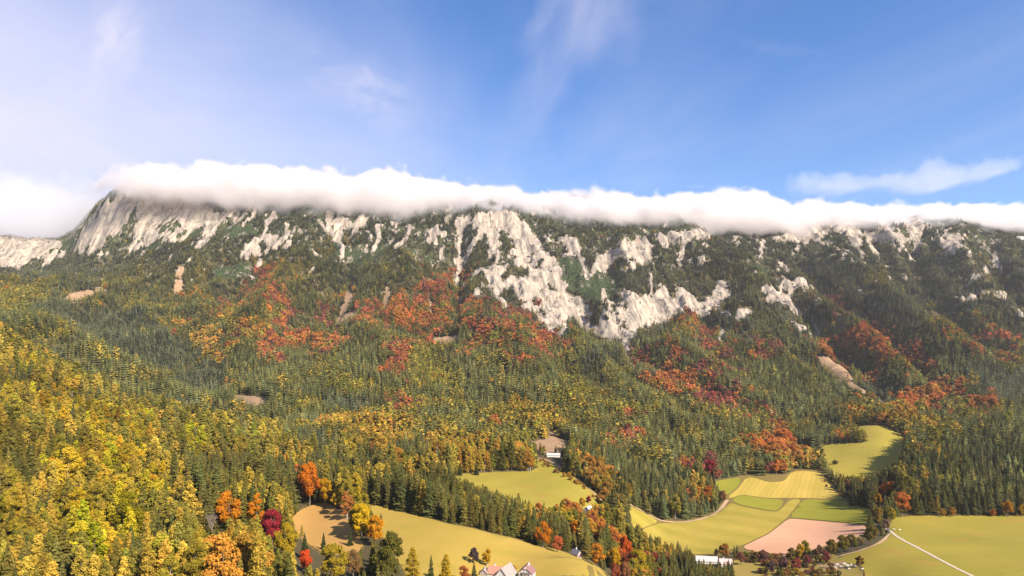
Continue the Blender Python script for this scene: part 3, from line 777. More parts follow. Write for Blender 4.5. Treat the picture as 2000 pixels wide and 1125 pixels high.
def simple_mat(name, ca, cb, scale=0.5, rough=0.85, bump=0.3, spec=0.2):
    m, t, o = new_mat(name)
    pos = t.n('ShaderNodeTexCoord').outputs['Object']
    n = t.noise(pos, scale, 5.0, 0.6)
    principled(t, o, t.mix(n, ca, cb), rough, n, 0.1, bump, spec)
    return m


M_ROAD = simple_mat('pale_gravel', (0.42, 0.34, 0.25), (0.56, 0.47, 0.36), 0.4)
M_TRACK = simple_mat('earth_track', (0.38, 0.25, 0.15), (0.50, 0.34, 0.2), 0.4)
road('road', [(1731, 1033), (1751, 1048), (1789, 1069), (1832, 1092), (1870, 1112), (1899, 1126), (1960, 1160)], 2.8, M_ROAD, 'pale gravel road running down across the large flat meadow', 0.6)
road('track', [(1737, 1042), (1720, 1060), (1685, 1074), (1658, 1082), (1630, 1090)], 3.2, M_TRACK, 'brown farm track curving along the hedgerow edge of the meadow', 0.55)
road('track', [(1045, 893), (1070, 900), (1095, 914), (1130, 938), (1162, 964), (1182, 986)], 3.0, M_TRACK, 'brown track along the right edge of the olive hill meadow', 0.5)
road('track', [(1222, 982), (1250, 996), (1288, 1016), (1330, 1020), (1380, 1010), (1408, 994), (1420, 977)], 5.0, M_TRACK, 'brown track following the foot of the spruce spur', 0.5)

# ------------------------------------------------------------------ foliage materials and tree meshes


def foliage_mat(name, instanced, trans=0.2):
    m, t, o = new_mat(name)
    if instanced:
        col = t.n('ShaderNodeAttribute', attribute_type='INSTANCER', attribute_name='tint').outputs['Color']
    else:
        col = t.n('ShaderNodeObjectInfo').outputs['Color']
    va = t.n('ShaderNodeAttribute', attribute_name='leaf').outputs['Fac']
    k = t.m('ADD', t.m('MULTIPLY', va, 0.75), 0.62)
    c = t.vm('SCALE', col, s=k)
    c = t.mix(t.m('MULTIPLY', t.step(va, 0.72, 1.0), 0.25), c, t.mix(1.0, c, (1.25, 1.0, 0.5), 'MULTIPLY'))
    d = t.n('ShaderNodeBsdfDiffuse', {'Color': c, 'Roughness': 0.6})
    tr = t.n('ShaderNodeBsdfTranslucent', {'Color': c})
    mx = t.n('ShaderNodeMixShader', {0: trans, 1: d.outputs[0], 2: tr.outputs[0]})
    t.t.links.new(mx.outputs[0], o.inputs[0])
    return m


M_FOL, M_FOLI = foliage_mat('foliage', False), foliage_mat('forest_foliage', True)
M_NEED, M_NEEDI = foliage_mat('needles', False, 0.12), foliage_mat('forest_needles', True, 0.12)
M_BARK = simple_mat('bark', (0.10, 0.075, 0.055), (0.19, 0.15, 0.12), 2.0)
M_BIRCH = simple_mat('pale_bark', (0.30, 0.25, 0.22), (0.48, 0.42, 0.38), 2.0)
M_TWIG = simple_mat('bare_twigs', (0.20, 0.145, 0.125), (0.30, 0.225, 0.20), 2.0)
M_TWIGD = simple_mat('dark_twigs', (0.12, 0.08, 0.085), (0.22, 0.15, 0.15), 2.0)


class MB:
    def __init__(self):
        self.v, self.f, self.a = [], [], []
    def face(self, pts, a):
        i = len(self.v)
        self.v += [tuple(p) for p in pts]
        self.f.append(tuple(range(i, i + len(pts))))
        self.a.append(a)
    def tube(self, p, q, r0, r1, n=5, a=0.5):
        p, q = Vector(p), Vector(q)
        ax_ = (q - p).normalized()
        s = ax_.orthogonal().normalized()
        u = ax_.cross(s)
        i = len(self.v)
        for c, r in ((p, r0), (q, r1)):
            for k in range(n):
                w = 2 * math.pi * k / n
                self.v.append(tuple(c + (s * math.cos(w) + u * math.sin(w)) * r))
        for k in range(n):
            self.f.append((i + k, i + (k + 1) % n, i + n + (k + 1) % n, i + n + k))
            self.a.append(a)
    def mesh(self, name, mats, mi=None):
        return mesh_np(name, self.v, self.f, mats, mi, {'leaf': ('FACE', 'FLOAT', self.a)})


def spruce_mb(rnd, tiers=17, br=9, wide=0.15, full=True):
    b = MB()
    for k in range(tiers):
        t_ = k / (tiers - 1)
        z = 0.07 + 0.90 * t_ ** 0.93
        rad = wide * (1 - t_) ** 0.82 * rnd.uniform(0.85, 1.12) + 0.006
        n = max(4, int(br * (1 - 0.45 * t_)))
        off = rnd.uniform(0, 6.28)
        for j in range(n):
            w = off + 6.283 * j / n + rnd.uniform(-0.3, 0.3)
            L = rad * rnd.uniform(0.65, 1.2)
            d = Vector((math.cos(w), math.sin(w), 0)); s = Vector((-d.y, d.x, 0))
            zz = z + rnd.uniform(-0.018, 0.018)
            wd = L * rnd.uniform(0.34, 0.5)
            p0 = Vector((0, 0, zz + 0.02))
            p1 = d * L * 0.55 + Vector((0, 0, zz - 0.012 * rnd.uniform(0.2, 1.3)))
            p2 = d * L + Vector((0, 0, zz - 0.055 * rnd.uniform(0.5, 1.3) * (1 - 0.6 * t_)))
            a = rnd.random() * 0.75 + 0.15 * t_
            if full:
                b.face([p0, p1 - s * wd + Vector((0, 0, -.012)), p2, p1 + s * wd + Vector((0, 0, -.012))], a)
                # hanging side twigs
                b.face([p0 * .6 + p1 * .4, p1 + Vector((0, 0, -.03 - .02 * rnd.random())), p2], a * 0.8)
                b.face([p1, p1 - s * wd * 1.25 + d * L * 0.12 + Vector((0, 0, -.035)), p1 - s * wd * .3 + d * L * .25], min(1, a + 0.1))
                b.face([p1, p1 + s * wd * .3 + d * L * .25, p1 + s * wd * 1.25 + d * L * 0.12 + Vector((0, 0, -.035))], a)
            else:
                b.face([p0, p1 - s * wd * 1.3 + Vector((0, 0, -.02)), p2, p1 + s * wd * 1.3 + Vector((0, 0, -.02))], a)
    b.face([(0.008, 0, 0.94), (-0.006, 0.006, 0.94), (0, 0, 1.0)], 0.8)
    b.face([(0, 0.008, 0.94), (0, -0.008, 0.94), (0, 0, 1.0)], 0.8)
    return b


def leafy_mb(rnd, clumps, leaf=0.035, per=60, squash=0.85, core=True):
    """leaf sprays spread through the volume of a set of clumps (centre, radius)"""
    b = MB()
    for (c, r) in clumps:
        c = Vector(c)
        base = rnd.uniform(-0.12, 0.12)
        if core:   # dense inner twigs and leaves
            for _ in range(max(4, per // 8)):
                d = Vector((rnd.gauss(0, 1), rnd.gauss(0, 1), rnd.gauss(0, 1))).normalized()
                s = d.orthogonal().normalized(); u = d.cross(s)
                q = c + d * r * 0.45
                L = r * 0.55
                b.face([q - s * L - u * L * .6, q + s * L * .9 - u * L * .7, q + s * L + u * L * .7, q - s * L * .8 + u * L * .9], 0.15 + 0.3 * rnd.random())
        for _ in range(per):
            d = Vector((rnd.gauss(0, 1), rnd.gauss(0, 1), rnd.gauss(0, 1))).normalized()
            rr = r * (0.62 + 0.48 * rnd.random())
            q = c + Vector((d.x * rr, d.y * rr, d.z * rr * squash))
            nrm = (d + Vector((rnd.gauss(0, .5), rnd.gauss(0, .5), rnd.gauss(0, .5) + .12))).normalized()
            s = nrm.orthogonal().normalized()
            s = (Matrix.Rotation(rnd.uniform(0, 6.28), 3, nrm) @ s)
            u = nrm.cross(s)
            L = leaf * rnd.uniform(0.6, 1.3); W = L * rnd.uniform(0.5, 0.9)
            a = min(1, max(0, 0.5 + base + rnd.uniform(-0.42, 0.42)))
            b.face([q - s * L, q - u * W + s * L * .15, q + s * L, q + u * W - s * L * .1], a)
    return b


def broad_clumps(rnd, n=16, w=0.30, z0=0.30, z1=0.98, rc=0.13):
    cl = []
    for i in range(n):
        t_ = (i + 0.5) / n
        z = z0 + (z1 - z0) * t_
        prof = math.sin(math.pi * min(1, (0.18 + 0.80 * t_))) ** 0.75
        w_ = rnd.uniform(0, 6.28)
        rr = w * prof * math.sqrt(rnd.uniform(0.15, 1.0))
        r = rc * rnd.uniform(0.75, 1.25) * (0.75 + 0.25 * prof)
        cl.append(((math.cos(w_) * rr, math.sin(w_) * rr, min(z, 1.0 - r * .6)), r))
    return cl


def larch_clumps(rnd, n=26, w=0.15):
    cl = []
    for i in range(n):
        t_ = (i + 0.5) / n
        z = 0.10 + 0.88 * t_
        w_ = i * 2.4 + rnd.uniform(-.5, .5)
        rad = w * (1 - t_) ** 0.65 * rnd.uniform(0.5, 1.15)
        cl.append(((math.cos(w_) * rad * .75, math.sin(w_) * rad * .75, z), 0.032 + 0.055 * (1 - t_) * rnd.uniform(.8, 1.2)))
    return cl


def birch_clumps(rnd, n=20, w=0.17):
    cl = []
    for i in range(n):
        t_ = (i + 0.5) / n
        z = 0.24 + 0.73 * t_
        w_ = rnd.uniform(0, 6.28)
        prof = math.sin(math.pi * (0.22 + 0.74 * t_)) ** 0.8
        rr = w * prof * math.sqrt(rnd.uniform(0.1, 1))
        cl.append(((math.cos(w_) * rr, math.sin(w_) * rr, z), 0.055 + 0.05 * prof * rnd.uniform(.7, 1.2)))
    return cl


def trunk_mb(rnd, h=0.9, r=0.014, limbs=(), lean=0.0):
    b = MB()
    pts = [Vector((lean * z * z, 0.3 * lean * z, z * h)) for z in (-0.02, 0.25, 0.5, 0.75, 1.0)]
    rad = [r * 1.35, r, r * 0.72, r * 0.42, r * 0.12]
    for i in range(4):
        b.tube(pts[i], pts[i + 1], rad[i], rad[i + 1], 6)
    for c in limbs:
        c = Vector(c)
        z = max(0.12, c.z - 0.18 - 0.4 * math.hypot(c.x, c.y))
        b.tube((0, 0, z), c, r * 0.38, r * 0.10, 4)
    return b


def bare_mb(rnd, levels=4, spread=0.5, r=0.016):
    b = MB()
    def grow(p, d, L, rr, lv):
        q = p + d * L
        b.tube(p, q, rr, rr * 0.62, 4 if lv > 1 else 3)
        if lv == 0:
            return
        for _ in range(3 if lv > 1 else 4):
            nd = (d + Vector((rnd.gauss(0, spread), rnd.gauss(0, spread), rnd.gauss(0.12, spread * .5)))).normalized()
            grow(p + d * L * rnd.uniform(0.55, 1.0), nd, L * rnd.uniform(0.55, 0.78), rr * 0.55, lv - 1)
    grow(Vector((0, 0, -0.02)), Vector((0, 0, 1)), 0.34, r, levels)
    return b


def normalise(b):
    zs = max(v[2] for v in b.v)
    b.v = [(x / zs, y / zs, z / zs) for x, y, z in b.v]
    return b


rn = random.Random(3)
# near trees: crown and trunk meshes, three forms of each kind, one metre tall (scaled in place)
NEAR = {'spruce': [], 'larch': [], 'birch': [], 'broad': [], 'bush': []}
for i in range(4):
    NEAR['spruce'].append((spruce_mb(rn, 18 + i, 9 + i % 2, 0.135 + 0.012 * i).mesh('spruce_crown', [M_NEED]), trunk_mb(rn, 0.93, 0.013).mesh('spruce_trunk', [M_BARK])))
    cl = larch_clumps(rn, 30, 0.145 + 0.012 * i)
    NEAR['larch'].append((leafy_mb(rn, cl, 0.013, 78, 1.15).mesh('larch_crown', [M_FOL]), trunk_mb(rn, 0.95, 0.012, [c for c, r in cl[::4]]).mesh('larch_trunk', [M_BARK])))
    cl = birch_clumps(rn, 22, 0.16 + 0.015 * i)
    NEAR['birch'].append((leafy_mb(rn, cl, 0.0135, 95, 0.95).mesh('birch_crown', [M_FOL]), trunk_mb(rn, 0.88, 0.012, [c for c, r in cl[::3]], 0.03).mesh('birch_trunk', [M_BIRCH])))
    cl = broad_clumps(rn, 20, 0.30 + 0.02 * i)
    NEAR['broad'].append((leafy_mb(rn, cl, 0.021, 125, 0.9).mesh('broadleaf_crown', [M_FOL]), trunk_mb(rn, 0.72, 0.022, [c for c, r in cl[::2]]).mesh('broadleaf_trunk', [M_BARK])))
    cl = broad_clumps(rn, 12, 0.45, 0.22, 0.9, 0.22)
    NEAR['bush'].append((leafy_mb(rn, cl, 0.055, 46, 0.85).mesh('bush_crown', [M_FOL]), trunk_mb(rn, 0.55, 0.02, [c for c, r in cl[::2]]).mesh('bush_stem', [M_BARK])))
NEAR['bare'] = [(normalise(bare_mb(rn, 5, 0.40, 0.02)), M_TWIG), (normalise(bare_mb(rn, 5, 0.5, 0.02)), M_TWIGD)]
NEAR['bare'] = [(b.mesh('twigs', [m]), trunk_mb(rn, 0.4, 0.024).mesh('bare_trunk', [m])) for b, m in NEAR['bare']]

# meshes for the woods further off
def joined(crown, trunk, mc, mt, name):
    n = len(crown.f)
    o = len(crown.v)
    b = MB()
    b.v = crown.v + trunk.v
    b.f = crown.f + [tuple(i + o for i in f) for f in trunk.f]
    b.a = crown.a + trunk.a
    return b.mesh(name, [mc, mt], [0] * n + [1] * len(trunk.f))


WOOD = {'spruce': [], 'larch': [], 'birch': [], 'broad': [], 'spruce_far': [], 'larch_far': [], 'broad_far': []}
for i in range(6):
    WOOD['spruce'].append(joined(spruce_mb(rn, 14 + i, 8, (0.115, 0.13, 0.145, 0.16, 0.175, 0.19)[i]), trunk_mb(rn, .93, .013), M_NEEDI, M_BARK, 'spruce_wood'))
    cl = larch_clumps(rn, 22, 0.125 + .012 * i)
    WOOD['larch'].append(joined(leafy_mb(rn, cl, 0.018, 42, 1.1), trunk_mb(rn, .95, .012), M_FOLI, M_BARK, 'larch_wood'))
    cl = birch_clumps(rn, 18, 0.14 + .014 * i)
    WOOD['birch'].append(joined(leafy_mb(rn, cl, 0.020, 46, .95), trunk_mb(rn, .88, .012), M_FOLI, M_BIRCH, 'birch_wood'))
    cl = broad_clumps(rn, 16, 0.25 + .022 * i)
    WOOD['broad'].append(joined(leafy_mb(rn, cl, 0.030, 56, .9), trunk_mb(rn, .72, .02), M_FOLI, M_BARK, 'broad_wood'))
for i in range(5):
    WOOD['spruce_far'].append(spruce_mb(rn, 8, 6, 0.14 + .02 * i, False).mesh('spruce_far', [M_NEEDI]))
    cl = larch_clumps(rn, 9, 0.17)
    WOOD['larch_far'].append(leafy_mb(rn, cl, 0.06, 8, .7).mesh('larch_far', [M_FOLI]))
    cl = broad_clumps(rn, 7, 0.33, 0.25, 0.98, 0.2)
    WOOD['broad_far'].append(leafy_mb(rn, cl, 0.085, 12, .85).mesh('broad_far', [M_FOLI]))

# ------------------------------------------------------------------ which trees grow where
GRID = [
 "XXXXXXKXXD" "DDDXDDDDXX" "XDDDDXDXDD" "XXXXXXXXDD",
 "XXKXXXKKXD" "XMDXKDDDXX" "XKXKXXDXDD" "XXXDXXXXDX",
 "XXXXKKKMMX" "XMMKKMDDGX" "XXKXXXKDDD" "DDDDDDXXDD",
 "XDDDDMMMMX" "MOMKGMMKGX" "XKKXXDXMMM" "DDDDDDDDXD",
 "DDDDMMGMMK" "RMMKGMPRGX" "XXKKDDGMMG" "XGDDMDDDXD",
 "YYMGMMGMKG" "RMMOGMRRGX" "XXGKDGXMXG" "XXMDMDDDDX",
 "YMDMGYMOMR" "RMGMGMRMRX" "XXXXXXXXXD" "XXPDDDDXXD",
 "MMGDDDMXMO" "OPPXRRORMP" "PXXXXXRXXM" "XDPMDDMOGX",
 "YMDDDDMOMY" "RRMGRGRMRR" "RXMXXXOGXM" "XGMROGMOGG",
 "YYMYMDDMOM" "RRRRGMRMRR" "RRGGXGGRXP" "PXRRRGGGRR",
 "YYMMMMDDOM" "RGGGGRYMRM" "RRMDMPRGRR" "GGRGORGGGR",
 "MYYMGMMDMG" "GGGGGRYMGM" "MMMMGRGMPG" "GMMDMORGDY",
 "GMYYMMMDGG" "GGYMMGMYMM" "MGYMMDRPGM" "GMMGRGMMDD",
 "MMMMMGGGRG" "GGYYMMMMGG" "MGYMMGDRPG" "MGGDDRRODD",
 "MYMYMMMGGM" "MMMMGRMMMM" "YGMMMMMMRG" "GMGODRRMRG",
 "MYYYYMMMMM" "MOGYYYMMMY" "MYMMYMMMMR" "GGGOYOGMGG",
 "YMYYYMMYMG" "YMOYGMMMMM" "YGMMRMMMMM" "RMGOMOOGGG",
 "MMMYYYMYYG" "YGDYYMMYYG" "YMMMMGMMGO" "RGGMMOYGGG",
 "MMYYYYMGYG" "YMGYGMGYYY" "YMGGMMGRGG" "ROMMMMGMGG",
 "MMYYYMMGGG" "GOGGMOYYYO" "MMOGGMMRGM" "MOMMMMGMMG",
 "MMMYYYMGGG" "GGGOGGMMMM" "MMOOGMMMGM" "MYMMMOGGGG",
 "MGMYMMMGGG" "GGGYGGMMMM" "MMMOGGGOMM" "MMMMMOGGGG",
 "MMYYYMGGGG" "MMMYGGGMMM" "MMMMGGGGMM" "MMMMMMGGGG",
 "MMYYYYMGMG" "MMMMMGGGMM" "GMMGMGGGMM" "MMMMMMMMMM",
 "MYYYYMMGMM" "MMMMMMMMMM" "MOOGGMMMMM" "MMMMMMMMMM",
 "MGYYYMGMYM" "MMMMMMMMMM" "OOMGGOMMMM" "MMMMMMMMMM",
 "MMMYYGGYYM" "MMMMMMMMMM" "MMOORRGGGG" "MMMMMMMMMM",
 "MMGMMGYYYM" "MMMMMMMMMM" "MMMYYOGGGY" "OOMMMMMMMM",
]
CODES = 'DGMYORPKX'
GA = np.array([[CODES.index(c) for c in row] for row in GRID])
# weights: spruce, larch, birch, broad
MIX = np.array([
 [0.975, 0.02, 0.00, 0.005],   # D
 [0.86, 0.09, 0.02, 0.03],   # G
 [0.70, 0.17, 0.08, 0.05],   # M
 [0.22, 0.42, 0.26, 0.10],   # Y
 [0.36, 0.24, 0.08, 0.32],   # O
 [0.42, 0.07, 0.00, 0.51],   # R
 [0.48, 0.04, 0.00, 0.48],   # P
 [0.85, 0.13, 0.00, 0.02],   # K
 [0.80, 0.17, 0.00, 0.03]])  # X
KINDS = ['spruce', 'larch', 'birch', 'broad']
TINT = {   # per kind, one or more base colours with spread
 'spruce': np.array([(0.062, 0.068, 0.026), (0.080, 0.080, 0.026), (0.102, 0.094, 0.028)]),
 'larch': np.array([(0.125, 0.113, 0.025), (0.180, 0.150, 0.028), (0.27, 0.20, 0.036)]),
 'birch': np.array([(0.155, 0.136, 0.020), (0.23, 0.186, 0.024), (0.33, 0.24, 0.028)]),
 'broadY': np.array([(0.13, 0.115, 0.024), (0.24, 0.18, 0.024), (0.40, 0.255, 0.026)]),
 'broadO': np.array([(0.36, 0.17, 0.036), (0.42, 0.22, 0.032), (0.44, 0.15, 0.030)]),
 'broadR': np.array([(0.31, 0.098, 0.038), (0.23, 0.070, 0.040), (0.38, 0.145, 0.036)]),
 'broadP': np.array([(0.17, 0.062, 0.050), (0.23, 0.080, 0.048), (0.13, 0.064, 0.044)]),
}


def scatter(d0, d1, sp):
    """jittered positions between two distances over the width of the view and a margin"""
    xs = np.arange(-0.93 * d1, 0.93 * d1, sp)
    ys = np.arange(d0, d1, sp * 0.9)
    A, B = np.meshgrid(xs, ys)
    A = A + (np.arange(len(ys)) % 2)[:, None] * sp / 2
    A = A + rng.uniform(-0.42, 0.42, A.shape) * sp
    B = B + rng.uniform(-0.42, 0.42, B.shape) * sp
    A, B = A.ravel(), B.ravel()
    k = (np.abs(A) < 0.88 * B + 20) & (B > d0) & (B < d1)
    return A[k], B[k]


parts = [scatter(290, 700, 5.7), scatter(700, 1250, 5.9), scatter(1250, 2000, 6.6), scatter(2000, 3230, 7.4)]
TX = np.concatenate([p[0] for p in parts])
TY = np.concatenate([p[1] for p in parts])
TPX = TX / TY * FOC + CX
TZ = ground(TPX, TY)
TPY = HOR - TZ / TY * FOC


def gridval(arr, px, d):
    c = np.clip((px + 600) / 3200 * (NC - 1), 0, NC - 1.001).astype(int)
    r = np.clip(np.interp(d, DROW, np.arange(NR)), 0, NR - 1.001).astype(int)
    return arr[r, c]


rocky, krm, drt = gridval(rock, TPX, TY), gridval(krumm, TPX, TY), gridval(dirt, TPX, TY)
visT = gridval(vis.astype(float), TPX, TY) > 0.5
hbase = np.interp(TZ, [-250, 0, 200, 450, 700], [24, 23, 21, 16, 12])
hbase = np.where(TY < 800, 24, hbase)
can = 0.55 * hbase / TY * FOC
nx = (fbm(TX / 70, TY / 70, 71, 3) - 0.5) * 90
ny = (fbm(TX / 70, TY / 70, 81, 3) - 0.5) * 60
gx = np.clip((TPX + nx + rng.normal(0, 9, len(TX))) / 50, 0, 39.99).astype(int)
gy = np.clip((TPY - can + ny + rng.normal(0, 6, len(TX)) - 425) / 25, 0, 27.99).astype(int)
code = GA[gy, gx]
code = np.where((TPX < -60) | (TPX > 2060), CODES.index('M'), code)
leftl = (TPX < 720) & (TY > 1020)
lay = fbm(TX / 80, TY / 80, 201, 3)
code = np.where(leftl & (TY < 1330), np.where(lay > 0.56, CODES.index('M'), np.where(lay > 0.47, CODES.index('G'), CODES.index('D'))), code)
code = np.where(leftl & (TY >= 1330) & (TY < 1480), np.where(lay > 0.45, CODES.index('M'), CODES.index('G')), code)
code = np.where(leftl & (TY >= 1480) & (TY < 1980) & (TPX > 60) & (TPX < 440), np.where(lay > 0.60, CODES.index('M'), CODES.index('D')), code)
edgew = (TPX > 700) & (TPX < 1200) & (TY < 650)
code = np.where(edgew, np.where(lay > 0.52, CODES.index('Y'), np.where(lay > 0.40, CODES.index('M'), CODES.index('G'))), code)
code = np.where((TPX > 1030) & (TPX < 1260) & (TY < 720) & (lay > 0.50), CODES.index('O'), code)
u = rng.random(len(TX))
clus = fbm(TX / 38, TY / 60, 91, 3)
cw_ = np.where(np.isin(code, [4, 5, 6]), 0.72, 0.5)
u = np.clip((1 - cw_) * u + cw_ * np.clip((clus - 0.24) / 0.52, 0, 1), 0, 0.999)
cum = np.cumsum(MIX, 1)
kind = (u[:, None] > cum[code]).sum(1).clip(0, 3)
nearm = (TY < 1050) & (TPX < 720) & (code == CODES.index('M'))      # the near hillside is more mixed
kind = np.where(nearm, (u[:, None] > np.array([0.52, 0.84, 0.97, 1.0])).sum(1).clip(0, 3), kind)
# thin out: rock, bare ground, fields, dwarf pine
keep = np.ones(len(TX), bool)
r2 = rng.random(len(TX))
rn_ = fbm(TX / 25, TY / 40, 101, 3)
keep &= r2 > np.clip(rocky * 2.2 + (rn_ - 0.5) * 1.6 - 0.25, -0.1, 0.96)
keep &= ~((code == 8) & (rocky <= 0.4) & (r2 > 0.85))
keep &= ~(drt + (fbm(TX / 14, TY / 30, 211, 2) - 0.5) * 0.9 > 0.38)
keep &= ~((sample(NOT_, TPX, TPY) > 0.1) & visT & (TY < 1500))
keep &= ~((TPY > 1330) & (TY < 360))
keep &= ~((fbm(TX / 17, TY / 24, 221, 2) > 0.74) & (TY > 900))
# right foreground: open valley floor, only hedges stand there
valley = (TPX > 1225) & (TPY > 1050) & (TY < 760)
keep &= ~(valley & (TPX > 1440))
# open the near meadow view: nothing tall on the camera side of it
keep &= ~((TPX > 800) & (TPX < 1260) & (TY < 440))
for arr in ('TX', 'TY', 'TPX', 'TPY', 'TZ', 'code', 'kind', 'hbase', 'krm', 'rocky', 'visT'):
    globals()[arr] = globals()[arr][keep]
N = len(TX)
HT = hbase * rng.normal(1.0, 0.21, N).clip(0.5, 1.5)
HT *= np.where(kind == 3, 0.72, np.where(kind == 2, 0.88, 1.0))
HT *= np.where(krm > 0.35, 0.42, np.where(rocky > 0.5, 0.55, 1.0))
HT[(TPX > 860) & (TPX < 1210) & (TY < 650)] *= 0.8
HT[TY < 900] *= rng.normal(1.0, 0.12, int((TY < 900).sum())).clip(0.7, 1.3)
young = fbm(TX / 90, TY / 90, 111, 2)
HT *= np.interp(young, [0.3, 0.4, 0.7], [0.72, 1.0, 1.08])
# the young plantation between the white barn and the orange trees
plant = (TPX > 1270) & (TPX < 1440) & (TPY > 1075) & (TY < 760)
HT[plant] *= 0.5
CODEC = np.array(list(CODES))[code]
tint = np.zeros((N, 3))
pick = rng.integers(0, 3, N)
for k, nm in enumerate(KINDS[:3]):
    s = kind == k
    tint[s] = TINT[nm][pick[s]]
s = kind == 3
fam = np.where(CODEC == 'R', 'broadR', np.where(CODEC == 'P', 'broadP', np.where(CODEC == 'O', 'broadO', 'broadY')))
swap = rng.random(N)
fam = np.where((fam == 'broadR') & (swap < 0.22), 'broadO', fam)
fam = np.where((fam == 'broadR') & (swap > 0.85), 'broadP', fam)
fam = np.where((fam == 'broadO') & (swap < 0.2), 'broadR', fam)
fam = np.where((fam == 'broadP') & (swap < 0.2), 'broadR', fam)
fam = np.where((fam == 'broadY') & (swap < 0.05), 'broadR', fam)
fam = np.where((fam == 'broadY') & (swap > 0.88), 'broadO', fam)
for nm in ('broadY', 'broadO', 'broadR', 'broadP'):
    q = s & (fam == nm)
    tint[q] = TINT[nm][pick[q]]
# groves of one colour that stand out in the photo: centre and half size in pixels, what grows there, share
GROVES = [
 (740, 852, 62, 40, 'gold', .75), (935, 888, 45, 32, 'gold', .8), (872, 868, 36, 32, 'gold', .7), (1022, 902, 24, 20, 'gold', .85), (700, 822, 42, 18, 'gold', .6), (640, 826, 32, 12, 'gold', .6),
 (1016, 790, 24, 14, 'gold', .7), (1062, 822, 40, 20, 'gold', .6), (845, 700, 18, 40, 'lime', .6), (680, 752, 40, 16, 'lime', .5), (1110, 750, 18, 50, 'lime', .5),
 (1155, 930, 45, 22, 'amber', .6), (1200, 965, 30, 16, 'amber', .6), (1502, 868, 42, 22, 'fire', .8), (1555, 900, 36, 16, 'amber', .6), (1665, 800, 12, 26, 'gold', .7), (1715, 826, 30, 16, 'gold', .7),
 (1755, 812, 30, 22, 'amber', .7), (1795, 776, 45, 18, 'fire', .75), (1920, 788, 28, 8, 'fire', .8), (1850, 762, 34, 12, 'fire', .6), (1800, 830, 40, 14, 'gold', .6), (1325, 748, 62, 22, 'fire', .6),
 (1400, 775, 40, 16, 'maroon', .6), (1690, 660, 60, 18, 'fire', .6), (1630, 675, 30, 16, 'fire', .7), (820, 620, 50, 18, 'fire', .55), (780, 600, 16, 40, 'fire', .5), (600, 665, 60, 12, 'fire', .5),
 (400, 660, 30, 16, 'amber', .6), (500, 640, 30, 20, 'amber', .4), (420, 690, 20, 16, 'amber', .6), (965, 828, 8, 6, 'fire', .9), (1385, 905, 12, 10, 'maroon', .9),
 (118, 800, 34, 42, 'yellow', .75), (202, 830, 40, 40, 'yellow', .75), (270, 836, 30, 26, 'yellow', .7), (218, 900, 66, 40, 'yellow', .72), (200, 1026, 100, 40, 'yellow', .7), (375, 866, 28, 26, 'yellow', .7),
 (190, 1078, 62, 40, 'yellow', .7), (40, 770, 28, 18, 'yellow', .6), (320, 950, 40, 30, 'yellow', .5), (60, 720, 40, 14, 'yellow', .5), (120, 940, 40, 30, 'yellow', .5), (440, 1110, 60, 20, 'amber', .5), (470, 870, 50, 20, 'lime', .5)]
GT = {'gold': (0.33, 0.215, 0.034), 'lime': (0.19, 0.165, 0.028), 'amber': (0.33, 0.185, 0.034), 'fire': (0.36, 0.138, 0.034), 'maroon': (0.20, 0.060, 0.045), 'yellow': (0.275, 0.215, 0.018)}
cany = TPY - 0.5 * HT / TY * FOC
for gx_, gy_, grx, gry, gk, gp in GROVES:
    q = ((TPX - gx_) / grx) ** 2 + ((cany - gy_) / gry) ** 2
    ed_ = 1.0 + 0.9 * (fbm(TX / 18, TY / 30, 231, 2) - 0.5) * 2
    inn = (q < ed_) & (rng.random(N) < gp * {'fire': 0.72, 'amber': 0.66, 'yellow': 0.76, 'maroon': 0.7}.get(gk, 1.0))
    if gk in ('gold', 'lime', 'yellow'):
        kn = np.where(rng.random(N) < 0.7, 1, 2)
    else:
        kn = np.full(N, 3)
    HT[inn & (kind == 0)] *= 0.9
    kind[inn] = kn[inn]
    tint[inn] = np.array(GT[gk]) * np.exp(rng.normal(-0.04, 0.26, (int(inn.sum()), 1))) * np.exp(rng.normal(0, 0.10, (int(inn.sum()), 3)))
# stands differ: bluish dark spruce in some, olive green spruce in others
dk = np.isin(CODEC, list('DKX')) & (kind == 0)
tint[dk] = np.array([(0.056, 0.064, 0.038), (0.067, 0.073, 0.038), (0.082, 0.083, 0.036)])[pick[dk]]
gg = (CODEC == 'G') & (kind == 0)
tint[gg] = np.array([(0.066, 0.073, 0.030), (0.082, 0.084, 0.030), (0.102, 0.096, 0.030)])[pick[gg]]
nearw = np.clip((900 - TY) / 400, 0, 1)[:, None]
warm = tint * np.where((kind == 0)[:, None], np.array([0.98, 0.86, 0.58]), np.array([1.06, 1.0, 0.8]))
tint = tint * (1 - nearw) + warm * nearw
tint *= 1.42 * rng.normal(1.0, 0.15, (N, 1)).clip(0.6, 1.5)
tint[:, 0] *= rng.normal(1.0, 0.07, N)
tint *= np.minimum(1.0, 0.50 / np.maximum(tint[:, 0], 1e-3))[:, None]
tint *= np.where((kind == 0) & (TY > 800), np.exp(rng.normal(0, 0.30, N)), 1.0)[:, None]
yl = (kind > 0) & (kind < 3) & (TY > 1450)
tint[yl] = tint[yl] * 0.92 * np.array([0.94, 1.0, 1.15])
stand = fbm(TX / 60, TY / 60, 161, 3)
tint *= np.interp(stand, [0.3, 0.5, 0.7], [0.80, 1.0, 1.18])[:, None]

# ------------------------------------------------------------------ trees as things
TREE_N = 0


